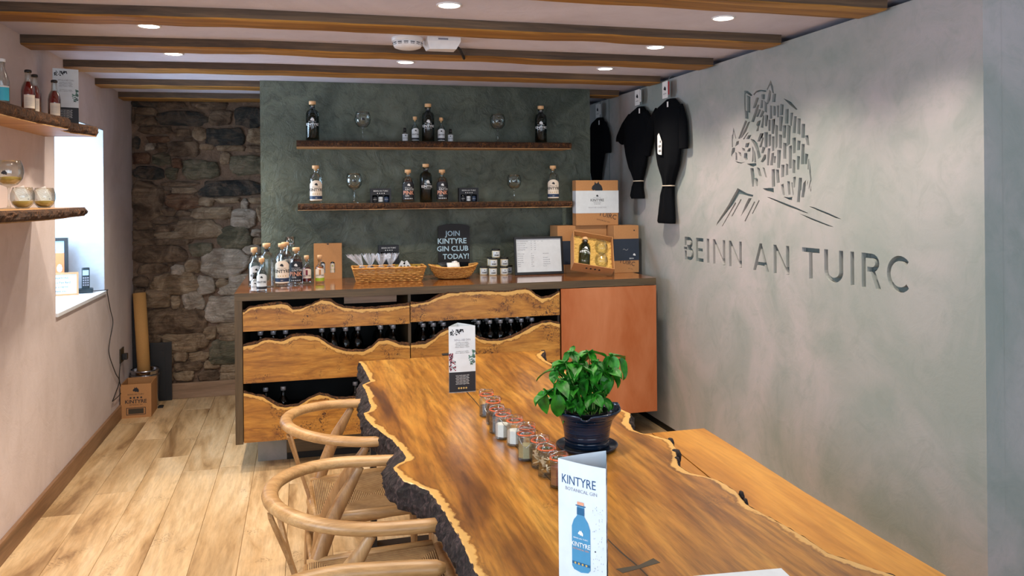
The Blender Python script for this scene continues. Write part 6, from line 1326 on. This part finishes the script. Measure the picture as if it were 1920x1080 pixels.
mb = MB(); mb.X = Matrix.Rotation(R(-12), 4, 'X'); mb.box(-.018, .018, -.0155, -.0135, .115, .150); mb.build('screen', 'skin2', h_o)
for r_ in range(4):
    for c_ in range(3): mb = MB(); mb.X = Matrix.Rotation(R(-12), 4, 'X'); mb.box(-.017+.013*c_, -.008+.013*c_, -.0155, -.0138, .045+.016*r_, .055+.016*r_); mb.build('key', 'greyink', h_o)
mb = MB(); cab_pts = [on_x(*p_, -1.298) for p_ in ((199, 547), (205, 580), (210, 605), (204, 640), (203, 665), (215, 700), (222, 715), (212, 745), (210, 752))]
mb.tube(smoothpath([(-1.36, 5.93, wz0+.006), (-1.33, 5.95, wz0+.006), (-1.285, 5.985, wz0+.004)]+[(v.x+.006, v.y, v.z) for v in cab_pts]+[(v.x+.006, v.y, v.z) for v in (on_x(226, 735, -1.298), on_x(222, 712, -1.298), on_x(224, 680, -1.298))], 5), .003, 6)
tag(mb.build('phone_cable', 'black_metal'), 'thin black cable hanging down the left wall from the sill', 'cable')
p = on_x(227, 664, XL); t = empty('wall_socket', (XL+.001, p.y, p.z), 0, 'brown wall socket with a black plug on the left wall', 'socket'); mb = MB(); mb.bbox(0, .008, -.06, .06, -.06, .045, .003); mb.build('face_plate', 'key', t)
mb = MB(); mb.bbox(.009, .045, -.03, .02, -.04, .005, .006); mb.build('plug', 'black_frame', t)
# ---------------------------------------------------------------- corner: bucket, roll, panel, carton
t = empty('waste_bin', (-1.19, 6.762, 0), 0, 'shiny metal bin in the corner holding a paper roll', 'bin')
mb = MB(); mb.lathe([(0, .004), (.092, 0), (.095, .01), (.103, .27), (.107, .275), (.107, .285), (.101, .287), (.099, .28), (.091, .012), (0, .010)], 32); mb.build('bucket', 'steel', t)
mb = MB(); mb.tube([(.1045*math.cos(a*.2618), .1045*math.sin(a*.2618), .245) for a in range(24)], .004, 6, closed=True); mb.build('band', 'steel', t); mb = MB(); mb.box(.108, .145, -.12, -.07, 0, .012); mb.build('foot_pedal', 'black_metal', t)
mb = MB(); tp = [(-1.185, 6.76, .014), (-1.233, 6.80, .875)]; mb.tube(tp, .047, 28); o = tag(mb.build('paper_roll', 'tube_card'), 'tall brown cardboard roll leaning in the corner bin', 'roll')
mb = MB(); d = (Vector(tp[1])-Vector(tp[0])).normalized(); mb.tube([Vector(tp[1])+d*.0005, Vector(tp[1])+d*.001], .036, 24); mb.build('open_end', 'carton_in', o)
mb = MB(); a, b = on_y(281, 643, 6.885), on_y(323, 744, 6.885); mb.X = Matrix.Identity(4); mb.bbox(a.x, b.x, 6.875, 6.89, .0, .465, .003); mb.bbox(a.x+.004, b.x-.05, 6.868, 6.8745, .02, .40, .002); tag(mb.build('display_board', 'black_metal'), 'upright black board leaning against the stone wall beside the bin', 'board')
mb = MB(); mb.bbox(-1.300, -1.250, 6.883, 6.90, 0, .86, .004); tag(mb.build('black_board', 'black_metal'), 'narrow black board upright in the corner behind the roll', 'board')
t = empty('cardboard_carton', (-1.190, 6.40, 0), R(0), 'open brown cardboard carton printed with a boar mark on the floor', 'box'); w_, d, h = .104, .25, .247
for nm_, bx_ in (('side', (-w_, w_, 0, .004, 0, h)), ('side', (-w_, w_, d-.004, d, 0, h)), ('side', (-w_, -w_+.004, .004, d-.004, 0, h)), ('side', (w_-.004, w_, .004, d-.004, 0, h)), ('base', (-w_+.004, w_-.004, .004, d-.004, 0, .004))):
    mb = MB(); mb.box(*bx_); mb.build(nm_, 'carton', t)
mb = MB(); f = lambda x, y: (x, -.0006, y); boar(mb, 0, .205, .042, f, 0); mb.text('BEINN AN TUIRC', .010, lambda x, y: f(x, y+.168), 0); dots(mb, 0, .148, 4, .024, .007, f, 0); mb.text('KINTYRE', .026, lambda x, y: f(x, y+.108), 0, bold=.02); mb.text('BOTANICAL GIN', .008, lambda x, y: f(x, y+.092), 0)
for bx_ in ((-.066, .066, .022, .026), (-.066, .066, .072, .076), (-.066, -.062, .022, .076), (.062, .066, .022, .076)): mb.add([f(bx_[0], bx_[2]), f(bx_[1], bx_[2]), f(bx_[1], bx_[3]), f(bx_[0], bx_[3])], [(0, 1, 2, 3)], 0)
mb.add([f(-.052, .030), f(.052, .030), f(.052, .068), f(-.052, .068)], [(0, 1, 2, 3)], 1); mb.build('printed_lettering', ['ink', 'key'], t)
# red thing at the left edge
p = on_x(0, 860, XL); mb = MB(); mb.bbox(XL+.001, XL+.03, 3.93, 4.0, .50, .60, .004)
# ---------------------------------------------------------------- done: names of lights and helpers
for o in bpy.data.objects:
    if o.type == 'LIGHT' and o.parent is None: o['kind'] = 'helper'
